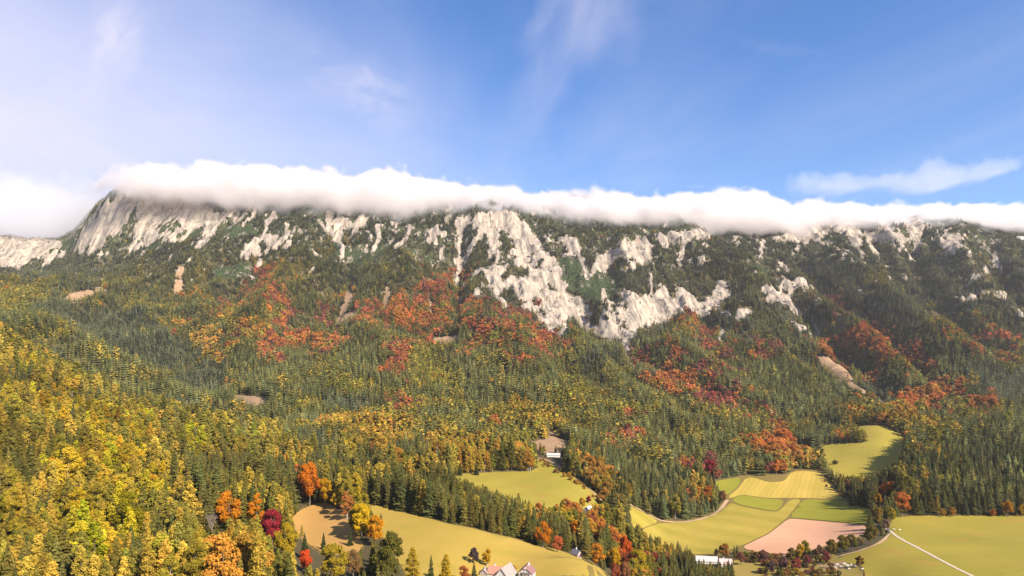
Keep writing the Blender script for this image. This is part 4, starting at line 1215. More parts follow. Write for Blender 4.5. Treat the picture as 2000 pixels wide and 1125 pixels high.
def put_tree(kindname, loc, h, wide, col, name, label, cat, group=None, variant=None, lean=0.0):
    global TREE_N
    TREE_N += 1
    forms = NEAR[kindname]
    crown, trunk = forms[(variant if variant is not None else TREE_N) % len(forms)]
    root = empty(name, loc, random.uniform(0, 6.28))
    tag(root, label, cat, group)
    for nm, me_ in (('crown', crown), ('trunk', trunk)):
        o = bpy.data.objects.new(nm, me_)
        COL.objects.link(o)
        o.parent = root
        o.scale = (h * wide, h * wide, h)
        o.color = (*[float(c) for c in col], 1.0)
    return root


# trees one can single out: kind, base pixel, height in px, width factor, colour, label
ORANGE, GOLD, RED, RUST, YEL, OLIVE, DARK, LARCH = (0.50, 0.185, 0.012), (0.46, 0.25, 0.012), (0.36, 0.045, 0.03), (0.34, 0.11, 0.03), (0.46, 0.31, 0.016), (0.15, 0.125, 0.016), (0.045, 0.055, 0.018), (0.33, 0.22, 0.02)
CRIM, PINK = (0.27, 0.028, 0.035), (0.42, 0.12, 0.06)
NOTABLE = [
 ('broad', 448, 1040, 80, 0.95, ORANGE, 'bright orange round maple beside the bare grey tree'),
 ('bare', 415, 1064, 70, 0.8, (1, 1, 1), 'leafless grey tree left of the bright orange maple'),
 ('birch', 502, 1034, 70, 0.95, ORANGE, 'slim orange tree between the orange maple and the red tree'),
 ('broad', 531, 1064, 68, 1.0, CRIM, 'crimson red round tree left of the tan clearing'),
 ('broad', 556, 1096, 72, 0.95, (0.34, 0.235, 0.016), 'yellow green maple just below the crimson tree'),
 ('broad', 605, 988, 84, 0.72, (0.5, 0.15, 0.012), 'tall orange red tree at the top of the tan clearing'),
 ('broad', 634, 990, 55, 0.75, GOLD, 'golden orange tree at the top right of the tan clearing'),
 ('broad', 657, 994, 32, 0.95, YEL, 'small yellow tree at the top right corner of the tan clearing'),
 ('birch', 678, 1015, 56, 1.15, (0.38, 0.15, 0.04), 'rust red upright tree between the clearing and the meadow'),
 ('birch', 700, 984, 52, 0.85, (0.42, 0.31, 0.02), 'narrow yellow tree at the top corner of the golden meadow'),
 ('broad', 706, 1052, 68, 0.9, (0.52, 0.34, 0.012), 'big bright yellow maple left of the golden meadow'),
 ('broad', 733, 1066, 58, 0.9, (0.52, 0.23, 0.012), 'orange maple leaning against the big yellow maple'),
 ('broad', 757, 1136, 96, 0.9, (0.105, 0.095, 0.018), 'large dark olive oak at the lower left edge of the meadow'),
 ('spruce', 744, 1024, 23, 1.25, DARK, 'small lone spruce standing in the golden meadow'),
 ('larch', 806, 1142, 74, 1.45, LARCH, 'golden larch at the bottom edge right of the dark oak'),
 ('spruce', 842, 1140, 58, 1.25, DARK, 'dark spruce between the two golden larches at the bottom'),
 ('larch', 871, 1144, 62, 1.5, (0.38, 0.25, 0.02), 'golden larch at the bottom right of the dark spruce'),
 ('broad', 598, 1120, 46, 0.8, (0.55, 0.075, 0.02), 'small vivid red tree low among the yellow trees'),
 ('broad', 648, 1142, 78, 1.0, (0.32, 0.23, 0.02), 'broad yellow green tree below the tan clearing'),
 ('broad', 690, 1130, 56, 0.9, (0.22, 0.13, 0.045), 'brownish tree between the yellow green tree and the dark oak'),
 ('spruce', 632, 1074, 36, 1.3, DARK, 'small dark spruce at the foot of the tan clearing'),
 ('spruce', 684, 1066, 34, 1.3, DARK, 'short spruce left of the orange maple by the meadow'),
 ('spruce', 595, 1092, 54, 1.2, DARK, 'dark spruce right of the yellow green maple'),
 ('broad', 926, 1102, 32, 0.95, (0.085, 0.055, 0.055), 'dark purple grey round tree behind the farmhouse yard'),
 ('birch', 952, 1107, 36, 1.4, (0.46, 0.26, 0.018), 'yellow orange tree behind the farm roofs'),
 ('spruce', 926, 1131, 34, 1.5, (0.07, 0.075, 0.022), 'green spruce left of the farm roofs'),
 ('broad', 905, 1140, 34, 1.0, RUST, 'rust brown tree at the bottom edge left of the farm'),
 ('bush', 1004, 1121, 17, 1.0, (0.40, 0.19, 0.02), 'orange bush between the farm roof and the mauve roofed house'),
 ('broad', 1060, 1070, 50, 0.95, (0.46, 0.16, 0.014), 'orange red maple on the upper edge of the golden meadow'),
 ('broad', 1088, 1079, 32, 1.05, (0.44, 0.115, 0.04), 'pinkish orange tree right of the orange red maple'),
 ('broad', 1166, 1108, 46, 1.0, (0.46, 0.19, 0.02), 'orange tree at the right end of the golden meadow'),
 ('broad', 1200, 1117, 46, 0.95, GOLD, 'golden tree right of the orange tree by the meadow end'),
 ('broad', 1222, 1096, 48, 0.75, (0.52, 0.105, 0.016), 'fiery red orange tree in front of the dark spruces'),
 ('broad', 1213, 1108, 32, 1.0, (0.34, 0.08, 0.03), 'rust red round tree below the fiery tree'),
 ('broad', 1247, 1136, 62, 0.9, (0.36, 0.26, 0.018), 'large yellow green tree at the bottom right of the meadow'),
 ('broad', 1220, 1140, 42, 0.9, (0.28, 0.12, 0.05), 'brownish tree at the bottom left of the yellow green tree'),
 ('broad', 1276, 1105, 26, 1.0, CRIM, 'small crimson tree right of the yellow green tree'),
 ('broad', 1124, 1046, 30, 0.95, ORANGE, 'orange tree standing alone among spruces beyond the meadow'),
 ('broad', 1160, 1050, 30, 0.8, (0.42, 0.27, 0.03), 'yellow tree among spruces right of the lone orange tree'),
 ('broad', 1137, 994, 22, 0.9, (0.46, 0.25, 0.02), 'golden tree left of the small white cottage'),
 ('broad', 1150, 984, 16, 1.0, CRIM, 'crimson bush behind the small white cottage'),
 ('broad', 1052, 1002, 20, 0.95, (0.46, 0.15, 0.03), 'orange red tree at the lower edge of the hill meadow'),
 ('broad', 1416, 1092, 30, 1.0, (0.33, 0.145, 0.03), 'orange brown tree behind the white barn'),
 ('bush', 1400, 1086, 14, 0.9, (0.08, 0.06, 0.03), 'dark bush beside the orange brown tree by the barn'),
 ('broad', 1448, 1104, 26, 1.1, (0.24, 0.10, 0.06), 'reddish brown tree right of the barn'),
 ('broad', 1386, 930, 32, 1.0, CRIM, 'crimson tree at the corner of the spruce spur'),
 ('broad', 1383, 975, 26, 0.95, (0.46, 0.14, 0.02), 'orange red tree on the right flank of the spruce spur'),
 ('broad', 1412, 984, 26, 0.9, (0.24, 0.12, 0.05), 'brown tree at the right tip of the spruce spur'),
 ('bush', 1630, 907, 9, 1.5, (0.10, 0.085, 0.03), 'lone dark bush in the far meadow'),
 ('broad', 1702, 1064, 38, 0.85, (0.17, 0.12, 0.025), 'olive tree at the end of the hedgerow by the gravel road'),
 ('broad', 1716, 1028, 36, 0.95, (0.26, 0.17, 0.025), 'yellow brown tree left of the road head'),
 ('broad', 1741, 1020, 28, 1.0, (0.34, 0.25, 0.018), 'bright yellow green tree at the meadow corner'),
 ('bush', 1731, 1032, 18, 1.1, (0.20, 0.12, 0.09), 'purplish grey bush where the gravel road begins'),
 ('broad', 1664, 1076, 32, 0.95, (0.15, 0.12, 0.018), 'olive green tree in the hedgerow below the ploughed field'),
 ('broad', 1644, 1080, 34, 0.95, (0.19, 0.15, 0.018), 'olive yellow tree left of the olive hedgerow tree'),
 ('broad', 1624, 1088, 34, 0.95, (0.16, 0.12, 0.02), 'dull olive tree in the middle of the hedgerow'),
 ('broad', 1598, 1092, 28, 0.95, (0.18, 0.10, 0.06), 'grey brown tree left of the dull olive tree'),
 ('broad', 1562, 1092, 30, 0.75, (0.46, 0.28, 0.012), 'yellow tree in the hedgerow below the ploughed field'),
 ('broad', 1572, 1088, 32, 0.75, (0.27, 0.23, 0.016), 'lime green tree behind the yellow hedgerow tree'),
 ('broad', 1546, 1094, 24, 1.0, (0.16, 0.125, 0.03), 'olive tree left of the yellow hedgerow tree'),
 ('broad', 1680, 1109, 24, 1.0, (0.22, 0.12, 0.025), 'round rust olive tree alone by the boulders'),
 ('broad', 1612, 1100, 24, 1.0, (0.20, 0.05, 0.045), 'dark red bushy tree near the left end of the boulders'),
 ('broad', 1556, 1116, 26, 1.0, (0.30, 0.07, 0.05), 'red bushy tree below the hedgerow'),
 ('broad', 1578, 1106, 22, 1.0, (0.22, 0.07, 0.06), 'maroon bushy tree right of the red bushy tree'),
 ('broad', 1530, 1112, 24, 1.1, (0.17, 0.085, 0.08), 'purple brown bushy tree left of the red bushy tree'),
 ('broad', 1490, 1100, 26, 1.1, (0.20, 0.09, 0.07), 'purple red tree right of the reddish brown tree'),
 ('broad', 1508, 1122, 26, 1.1, (0.15, 0.09, 0.075), 'dark mauve bushy tree at the bottom of the scrub'),
 ('broad', 1968, 1010, 32, 1.0, (0.42, 0.19, 0.02), 'orange tree at the foot of the right hand spruce hill'),
 ('broad', 1940, 1010, 16, 1.1, (0.46, 0.15, 0.02), 'small orange bushy tree left of the orange tree by the hill'),
 ('broad', 1998, 1010, 24, 0.95, (0.44, 0.27, 0.02), 'yellow tree at the right edge below the spruce hill'),
 ('broad', 1840, 1010, 16, 1.1, (0.42, 0.24, 0.03), 'small yellow bushy tree at the foot of the spruce hill'),
 ('broad', 1860, 1010, 18, 1.1, (0.42, 0.20, 0.03), 'small amber bushy tree at the foot of the spruce hill'),
 ('broad', 1724, 974, 32, 1.0, (0.50, 0.13, 0.02), 'vivid orange red tree at the left foot of the spruce hill'),
 ('broad', 1716, 990, 26, 0.8, (0.42, 0.21, 0.02), 'yellow orange tree below the vivid orange red tree'),
 ('broad', 1740, 966, 26, 1.0, (0.48, 0.15, 0.02), 'second orange red tree up the foot of the spruce hill'),
 ('broad', 1655, 956, 20, 1.1, (0.24, 0.14, 0.05), 'brown tree below the far meadow'),
 ('spruce', 1687, 942, 8, 1.6, DARK, 'tiny dark spruce on the lower edge of the far meadow'),
 ('spruce', 898, 929, 26, 1.5, DARK, 'dark spruce on the upper edge of the hill meadow, left of two'),
 ('spruce', 930, 928, 24, 1.5, DARK, 'dark spruce on the upper edge of the hill meadow, right of two'),
 ('bush', 1622, 1110, 12, 1.2, (0.14, 0.08, 0.06), 'small brown bush among the pale boulders'),
]
NT_ = []
CATS = {'broad': ('broadleaf_tree', 'tree'), 'birch': ('birch_tree', 'tree'), 'larch': ('larch_tree', 'larch'), 'spruce': ('spruce_tree', 'spruce'), 'bare': ('bare_tree', 'tree'), 'bush': ('bush', 'bush')}
nbare = 0
for kd, px, py, hp, wd, colr, lab in NOTABLE:
    p = at(px, py)
    h = hp / FOC * p.y
    nm, cat = CATS[kd]
    var = None
    if kd == 'bare':
        var = nbare; nbare += 1
    put_tree(kd, p, h, wd, colr, nm, lab, cat, None, var)
    NT_.append((px, py, hp, p, h, lab))
# keep the woods from growing through them or hiding them
nt = np.array([(p.x, p.y, h * 0.3 + 2.5) for _, _, _, p, h, _ in NT_])
block = np.zeros(N, bool)
hpx = HT / TY * FOC
for (px, py, hp, p, h, lab) in NT_:
    block |= (TX - p.x) ** 2 + (TY - p.y) ** 2 < (h * 0.28 + 2.0) ** 2
    block |= (np.abs(TPX - px) < 0.42 * hp) & (TY < p.y) & (TY > p.y - 180) & (TPY - hpx < py - hp * 0.45) & (TPY > py)
# sight lines to the houses and the clearing
SIGHT = [(935, 1050, 1075), (1062, 1102, 882), (1136, 1162, 986), (1118, 1132, 1076), (565, 705, 1062), (1358, 1430, 1078)]
SD = [depth_at((a + b) / 2, min(1124, y + 8), ZZ) for a, b, y in SIGHT]
for (a, b, y), d_ in zip(SIGHT, SD):
    block |= (TPX > a) & (TPX < b) & (TY < d_ + 8) & (TPY - hpx < y + 10) & (TPY > y)
# meadows, fields and clearings stay open to the view: trees in front of them only reach a little over their lower edge
gpx = np.arange(MW) * 2 + 1.0
ccol = np.clip((gpx + 600) / 3200 * (NC - 1), 0, NC - 1.001).astype(int)
DV = np.zeros((MH, MW), np.float32)
for q_, c_ in enumerate(ccol):
    run = np.minimum.accumulate(PYG[:, c_]) - np.arange(NR) * 1e-5
    DV[:, q_] = np.interp(np.arange(MH) * 2 + 1.0, run[::-1], DROW[::-1])
open_ = np.maximum(FM, (poly_mask(DIRT) > 0.5).astype(np.float32))
SITES = [[(a, y), (b, y), (b, y + 12), (a, y + 12)] for a, b, y in SIGHT[:-1]] + [[(1362, 1080), (1404, 1082), (1404, 1089), (1428, 1090), (1428, 1096), (1404, 1094), (1362, 1086)]]
open_ = poly_mask(SITES, open_)
cap = np.full(N, 1e9)
for fr in np.linspace(0.06, 1.0, 24):
    yq = TPY - fr * hpx
    okq = (yq > 0) & (yq < 1124) & (TPX > 2) & (TPX < 1998)
    xi = np.clip(TPX / 2, 0, MW - 1).astype(int); yi = np.clip(yq / 2, 0, MH - 1).astype(int)
    hit = okq & (open_[yi, xi] > 0.5) & (DV[yi, xi] > TY + 18) & (DV[yi, xi] < 2400)
    cap = np.where(hit & (cap > 1e8), fr, cap)
over = cap < 1e8
newh = np.where(over, np.minimum(1.0, cap + np.clip(rng.normal(7, 4, N), 1, 14) / np.maximum(hpx, 1)), 1.0)
block |= over & (newh < 0.38)
HT = HT * newh
hpx = hpx * newh
ok = ~block
TX, TY, TZ, TPX, TPY, kind, HT, tint, CODEC, fam, visT, hpx = [a[ok] for a in (TX, TY, TZ, TPX, TPY, kind, HT, tint, CODEC, fam, visT, hpx)]
N = len(TX)

# ------------------------------------------------------------------ the largest 300 of each kind as things, the rest as one wood each
topy = TPY - hpx
inview = (TPX > -8) & (TPX < 2008) & (topy < 1112) & (TPY > 0)
# how far a tree stands free of the ones in front of it: highest top among nearer trees per column strip
order = np.argsort(TY)
strip = np.full(420, 1e9)
free = np.zeros(N)
for i in order:
    c0 = int((TPX[i] + 50) / 5)
    if 2 <= c0 < 418:
        cur = strip[c0 - 1:c0 + 2].mean()
        free[i] = np.clip(min(cur, 1125) - topy[i], 0, hpx[i])
        w_ = max(1, int(hpx[i] * 0.16 / 5))
        t_ = topy[i] + hpx[i] * 0.25
        strip[c0 - w_:c0 + w_ + 1] = np.minimum(strip[c0 - w_:c0 + w_ + 1], t_)
score = np.where(inview, free * hpx, 0)
LABELN = {'spruce': 'spruce', 'larch': 'larch', 'birch': 'birch', 'broad': 'broadleaf tree'}
GROUPN = {'spruce': 'spruces of the near woods', 'larch': 'larches of the near woods', 'birch': 'birches of the near woods', 'broad': 'broadleaf trees of the near woods'}


def colour_word(k, c):
    r_, g_, b_ = c
    if k == 'spruce':
        return 'dark green' if r_ < 0.058 else ('olive green' if r_ > 0.08 else 'green')
    if g_ / r_ < 0.32:
        return 'red' if r_ > 0.2 else 'maroon'
    if g_ / r_ < 0.52:
        return 'orange'
    if r_ < 0.15:
        return 'olive'
    return 'yellow green' if g_ / r_ > 0.72 else 'golden yellow'


LM = [(px, py - hp * .5, 'the ' + lab) for px, py, hp, p, h, lab in NT_]
LM += [(640, 1030, 'the tan clearing'), (1030, 950, 'the olive hill meadow'), (1080, 886, 'the long white building'), (1395, 1092, 'the white barn'), (1620, 1045, 'the ploughed field')]
SHORT = []
for x_, y_, l_ in LM:
    cut = l_
    for w in (' beside ', ' left of ', ' right of ', ' between ', ' at the ', ' on the ', ' in the ', ' among ', ' just ', ' below ', ' behind ', ' by ', ' standing ', ' leaning ', ' low ', ' where ', ' near ', ' alone ', ' up the '):
        if w in cut:
            cut = cut.split(w)[0]
    SHORT.append(cut)
import collections
cnt = collections.Counter(SHORT)
LMK = [(x_, y_, s_) for (x_, y_, l_), s_ in zip(LM, SHORT) if cnt[s_] == 1 and len(s_.split()) <= 6]
lmx = np.array([a for a, b, c in LMK]); lmy = np.array([b for a, b, c in LMK])
things = np.zeros(N, bool)
todo = []
for k, nm in enumerate(KINDS):
    lim = {'spruce': 292, 'larch': 292, 'birch': 292, 'broad': 222}[nm]
    s = np.where(kind == k)[0]
    s = s[np.argsort(-score[s])][:lim]
    s = s[score[s] > 0]
    things[s] = True
    todo += list(s)


def label_of(i):
    k = KINDS[kind[i]]
    x_, y_ = TPX[i], topy[i] + hpx[i] * .4
    size = 'tall ' if HT[i] > 26 else ('small ' if HT[i] < 18 else '')
    cw = colour_word(k, tint[i])
    j = int(np.argmin((lmx - x_) ** 2 + (lmy - y_) ** 2))
    dx, dy = x_ - lmx[j], y_ - lmy[j]
    dist = math.hypot(dx, dy)
    if dist < 100:
        near_ = 'close ' if dist < 38 else ''
        if abs(dx) > 2 * abs(dy): dr = 'right of' if dx > 0 else 'left of'
        elif abs(dy) > 2 * abs(dx): dr = 'below' if dy > 0 else 'above'
        else: dr = ('below right of' if dx > 0 else 'below left of') if dy > 0 else ('above right of' if dx > 0 else 'above left of')
        return f'{size}{cw} {LABELN[k]} {near_}{dr} {LMK[j][2]}'
    if x_ < 700:
        hx = ['at the left edge', 'far left', 'left', 'left of the middle', 'in the middle', 'right of the middle', 'right', 'far right'][int(min(7, max(0, x_) // 85))]
        hy = ['crest', 'upper part', 'high middle', 'middle', 'low middle', 'lower part', 'foot', 'bottom edge'][int(min(7, max(0, y_ - 640) // 60))]
        return f'{size}{cw} {LABELN[k]} on the {hy} of the near hillside, {hx}'
    st = int((x_ - 700) // 100)
    if y_ > 980 and x_ < 1250:
        return f'{size}{cw} {LABELN[k]} in the wood behind the golden meadow, ' + ['left end', 'left', 'left of the middle', 'middle', 'right', 'right end'][min(5, st)]
    if x_ > 1690:
        return f'{size}{cw} {LABELN[k]} on the right hand spruce hill, ' + ('front row, ' if y_ > 930 else 'upper slope, ') + ['left end', 'left', 'right', 'right end'][int(min(3, (x_ - 1690) // 80))]
    if x_ > 1180:
        return f'{size}{cw} {LABELN[k]} on the central spruce spur, ' + ('front row, ' if y_ > 930 else 'lower slope, ' if y_ > 880 else 'mid slope, ' if y_ > 830 else 'upper slope, ') + ['left end', 'far left', 'left', 'middle', 'right', 'far right', 'right end'][int(min(6, (x_ - 1180) // 55))]
    return f'{size}{cw} {LABELN[k]} in the wood left of the hill meadow, ' + ['left end', 'left', 'middle', 'right', 'right end'][min(4, st)]


labs = {i: label_of(i) for i in todo}
lc = collections.Counter(labs.values())
# neighbours of one look: name the first and last of a bunch, the ones between share the label
bunch = collections.defaultdict(list)
for i in todo:
    bunch[labs[i]].append(i)
for lb, mem in bunch.items():
    if len(mem) == 2:
        a, b = sorted(mem, key=lambda q: TPX[q])
        labs[a] = lb + ', left of two'
        labs[b] = lb + ', right of two'
    elif len(mem) == 3:
        for q, w in zip(sorted(mem, key=lambda q: TPX[q]), ('leftmost of three', 'middle of three', 'rightmost of three')):
            labs[q] = lb + ', ' + w if len((lb + ' ' + w).split()) <= 16 else lb
for i in todo:
    if len(labs[i].split()) > 16:
        labs[i] = ' '.join(labs[i].replace(' broadleaf tree', ' tree').replace(' of the near hillside', ' of near hillside').replace('mid-sized ', '').replace(' the ', ' ').split())
for i in todo:
    k = KINDS[kind[i]]
    nm, cat = CATS[k]
    wd = {'spruce': 1.2, 'larch': 1.15, 'birch': 1.1, 'broad': 0.95}[k] * random.uniform(0.85, 1.2)
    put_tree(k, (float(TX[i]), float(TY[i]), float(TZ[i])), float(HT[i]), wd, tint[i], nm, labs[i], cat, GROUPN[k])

# ------------------------------------------------------------------ the rest of the woods: one object per kind, instanced by geometry nodes
rest = ~things
LIB = {}
for k, ms in WOOD.items():
    LIB[k] = []
    for m_ in ms:
        LIB[k].append(bpy.data.objects.new('tree_form', m_))     # mesh carriers only, not in the scene


def wood(name, label, sel, near_k, far_k, wide, limit=1000.0):
    ii = np.where(sel)[0]
    pts = np.stack([TX[ii], TY[ii], TZ[ii] - 0.3], -1)
    me = bpy.data.meshes.new(name)
    me.vertices.add(len(ii))
    me.vertices.foreach_set('co', pts.astype(np.float32).ravel())
    nN, nF = len(LIB[near_k]), len(LIB[far_k])
    isn = TY[ii] < limit
    form = np.where(isn, rng.integers(0, nN, len(ii)), nN + rng.integers(0, nF, len(ii)))
    w = wide * rng.uniform(0.85, 1.25, len(ii)) * np.where(isn, 1.0, 1.05)
    sc = np.stack([HT[ii] * w, HT[ii] * w, HT[ii]], -1)
    for an, ty, data, key in (('form', 'INT', form, 'value'), ('tall', 'FLOAT_VECTOR', sc, 'vector'), ('turn', 'FLOAT', rng.uniform(0, 6.283, len(ii)), 'value'),
                              ('tint', 'FLOAT_COLOR', np.concatenate([tint[ii], np.ones((len(ii), 1))], 1), 'color')):
        a = me.attributes.new(an, ty, 'POINT')
        a.data.foreach_set(key, data.astype(np.int32 if ty == 'INT' else np.float32).ravel())
    o = tag(link_mesh(name, me), label, kind='stuff')
    ng = bpy.data.node_groups.new(name, 'GeometryNodeTree')
    ng.interface.new_socket('Geometry', in_out='INPUT', socket_type='NodeSocketGeometry')
    ng.interface.new_socket('Geometry', in_out='OUTPUT', socket_type='NodeSocketGeometry')
    t = NT(ng)
    gi, go = t.n('NodeGroupInput'), t.n('NodeGroupOutput')
    g2i = t.n('GeometryNodeGeometryToInstance')
    for ob in reversed(LIB[near_k] + LIB[far_k]):     # links added first come last
        oi = t.n('GeometryNodeObjectInfo', {'Object': ob})
        ng.links.new(oi.outputs['Geometry'], g2i.inputs[0])
    def na(nm, ty):
        return t.n('GeometryNodeInputNamedAttribute', {'Name': nm}, data_type=ty).outputs[0]
    ev = t.n('FunctionNodeEulerToRotation', {0: t.n('ShaderNodeCombineXYZ', {2: na('turn', 'FLOAT')}).outputs[0]}).outputs[0]
    iop = t.n('GeometryNodeInstanceOnPoints', {'Points': gi.outputs[0], 'Instance': g2i.outputs[0], 'Pick Instance': True,
                                               'Instance Index': na('form', 'INT'), 'Rotation': ev, 'Scale': na('tall', 'FLOAT_VECTOR')})
    ng.links.new(iop.outputs[0], go.inputs[0])
    md = o.modifiers.new('wood', 'NODES')
    md.node_group = ng
    return o


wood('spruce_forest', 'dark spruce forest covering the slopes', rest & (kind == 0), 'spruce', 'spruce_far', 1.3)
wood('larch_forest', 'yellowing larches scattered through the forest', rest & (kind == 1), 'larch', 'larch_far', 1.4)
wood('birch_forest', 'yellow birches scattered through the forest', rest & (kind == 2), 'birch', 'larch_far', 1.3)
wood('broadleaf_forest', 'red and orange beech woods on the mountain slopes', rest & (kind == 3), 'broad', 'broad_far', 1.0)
print('TREES', N, 'things', int(things.sum()), [int((kind == k).sum()) for k in range(4)])

# ------------------------------------------------------------------ cloud bank on the ridge


def cloud(name, label, lo, hi, top, bot, yf, yb, dens, soft, vox, nscale, namp, dref=3150.0, botd=2950.0, group=None, billow=(0.0075, 82.0), white=(0.94, 0.912, 0.905)):
    """a volume between a top and a bottom line (pixels of the photo), from distance yf to yb"""
    (x0, x1) = lo, hi
    X0, X1 = (x0 - CX) / FOC * dref, (x1 - CX) / FOC * dref
    tz = [((x - CX) / FOC * dref, (HOR - y) / FOC * dref) for x, y in top]
    bz = [((x - CX) / FOC * dref, (HOR - y) / FOC * botd) for x, y in bot]
    zmin = min(z for _, z in bz) - 80
    zmax = max(z for _, z in tz) + 60
    vd = bpy.data.volumes.new(name)
    o = tag(link_mesh(name, vd), label, 'cloud', group)
    m, t, mo = new_mat(name)
    pv = t.n('ShaderNodeVolumePrincipled', {'Color': (*white, 1), 'Density': dens, 'Anisotropy': 0.25})
    m.node_tree.links.new(pv.outputs[0], mo.inputs['Volume'])
    ng = bpy.data.node_groups.new(name, 'GeometryNodeTree')
    ng.interface.new_socket('Geometry', in_out='OUTPUT', socket_type='NodeSocketGeometry')
    g = NT(ng)
    pos = g.n('GeometryNodeInputPosition').outputs[0]
    sx = g.n('ShaderNodeSeparateXYZ', {0: pos})
    x, y, z = sx.outputs
    xn = g.m('DIVIDE', g.m('SUBTRACT', x, X0), X1 - X0)

    def curve(pts):
        fc = g.n('ShaderNodeFloatCurve', {'Value': xn})
        cu = fc.mapping.curves[0]
        q = sorted(((px - X0) / (X1 - X0), (pz - zmin) / (zmax - zmin)) for px, pz in pts)
        q = [(min(1, max(0, a)), min(1, max(0, b))) for a, b in q]
        cu.points[0].location = q[0]
        cu.points[-1].location = q[-1]
        for a in q[1:-1]:
            cu.points.new(*a)
        for p in cu.points:
            p.handle_type = 'AUTO'
        fc.mapping.update()
        return g.m('ADD', g.m('MULTIPLY', fc.outputs[0], zmax - zmin), zmin)
    tzn, bzn = curve(tz), curve(bz)
    n1 = g.n('ShaderNodeTexNoise', {'Vector': pos, 'Scale': nscale, 'Detail': 5.0, 'Roughness': 0.58})
    n = g.m('SUBTRACT', n1.outputs[0], 0.5)
    n2 = g.n('ShaderNodeTexNoise', {'Vector': pos, 'Scale': nscale * 0.28, 'Detail': 2.0}).outputs[0]
    nl = g.m('SUBTRACT', n2, 0.5)
    ym = 0.5 * (yf + yb)
    yw = 0.5 * (yb - yf)
    yy = g.m('DIVIDE', g.m('ABSOLUTE', g.m('SUBTRACT', y, ym)), yw)
    # the top is highest along the middle and rounds off to front and back
    drop = g.m('MULTIPLY', g.m('POWER', yy, 2.4), 150.0)
    warp = g.vm('ADD', pos, g.vm('SCALE', n1.outputs['Color'], s=60.0))
    bil = g.n('ShaderNodeTexVoronoi', {'Vector': warp, 'Scale': billow[0], 'Detail': 2.0, 'Roughness': 0.5, 'Lacunarity': 2.3}).outputs['Distance']
    bil = g.m('MULTIPLY', g.m('SUBTRACT', 0.45, bil), billow[1])
    a = g.m('DIVIDE', g.m('SUBTRACT', g.m('SUBTRACT', tzn, drop), g.m('SUBTRACT', z, bil)), soft[0])
    b = g.m('DIVIDE', g.m('SUBTRACT', z, bzn), soft[1])
    c = g.m('DIVIDE', g.m('SUBTRACT', 1.0, yy), 0.16)
    e0 = g.m('MINIMUM', g.m('MULTIPLY', xn, 14.0), g.m('MULTIPLY', g.m('SUBTRACT', 1.0, xn), 14.0))
    q = g.m('MINIMUM', g.m('MINIMUM', a, b), g.m('MINIMUM', c, e0))
    q = g.m('ADD', q, g.m('ADD', g.m('MULTIPLY', n, namp), g.m('MULTIPLY', nl, namp * 0.7)))
    den = g.m('MULTIPLY', q, 1.0, clamp=True)
    nx_, ny_, nz_ = int((X1 - X0) / vox[0]), int((yb - yf + 80) / vox[1]), int((zmax - zmin) / vox[2])
    vc = g.n('GeometryNodeVolumeCube', {'Density': den, 'Background': 0.0, 'Min': (X0, yf - 40, zmin), 'Max': (X1, yb + 40, zmax),
                                        'Resolution X': nx_, 'Resolution Y': ny_, 'Resolution Z': nz_})
    sm = g.n('GeometryNodeSetMaterial', {'Geometry': vc.outputs[0], 'Material': m})
    go = g.n('NodeGroupOutput')
    ng.links.new(sm.outputs[0], go.inputs[0])
    o.modifiers.new('cloud', 'NODES').node_group = ng
    vd.materials.append(m)
    return o


TOP = [(190, 372), (235, 330), (280, 306), (380, 312), (450, 304), (560, 314), (680, 322), (760, 318), (850, 334), (925, 342), (955, 354), (1005, 352), (1070, 366), (1150, 358), (1280, 368),
       (1360, 360), (1450, 358), (1500, 374), (1600, 381), (1700, 386), (1800, 390), (1880, 383), (1960, 384), (2060, 398), (2250, 396)]
BOT = [(190, 372), (250, 376), (300, 388), (400, 398), (500, 410), (600, 418), (700, 424), (800, 430), (900, 436), (1000, 446), (1080, 456), (1150, 460), (1250, 454), (1350, 462), (1450, 460), (1520, 466),
       (1600, 452), (1700, 456), (1800, 446), (1900, 456), (2000, 458), (2250, 465)]
cloud('cloud_bank', 'long white cloud bank lying along the mountain ridge', 190, 2250, TOP, BOT, 2870, 3560, 0.026, (20, 75), (8.5, 11, 6), 0.010, 2.0)
cloud('cloud', 'soft white mist cloud left of the pale cliff', -330, 262, [(-330, 310), (0, 325), (100, 330), (190, 340), (235, 366), (262, 400)], [(-330, 462), (0, 466), (100, 470), (190, 470), (262, 470)],
      3330, 3900, 0.0042, (110, 70), (14, 16, 10), 0.008, 2.2, 3600.0, 3500.0, white=(0.995, 0.985, 0.99))
cloud('cloud', 'thin elongated cloud floating alone in the sky on the right', 1540, 1990, [(1540, 330), (1620, 328), (1700, 326), (1780, 318), (1815, 296), (1850, 300), (1890, 312), (1940, 298), (1990, 300)],
      [(1540, 372), (1640, 378), (1720, 374), (1800, 384), (1880, 362), (1990, 330)], 4600, 4900, 0.0019, (30, 30), (11, 14, 8), 0.010, 3.0, 4750.0, 4750.0, white=(0.99, 0.97, 0.975))
cloud('cloud', 'small wisp of cloud just above the cloud bank', 1330, 1480, [(1330, 352), (1352, 342), (1400, 350), (1450, 342), (1480, 360)], [(1330, 366), (1400, 372), (1480, 376)], 3250, 3420, 0.006, (22, 22), (8, 10, 6), 0.014, 2.2, 3330.0, 3330.0)

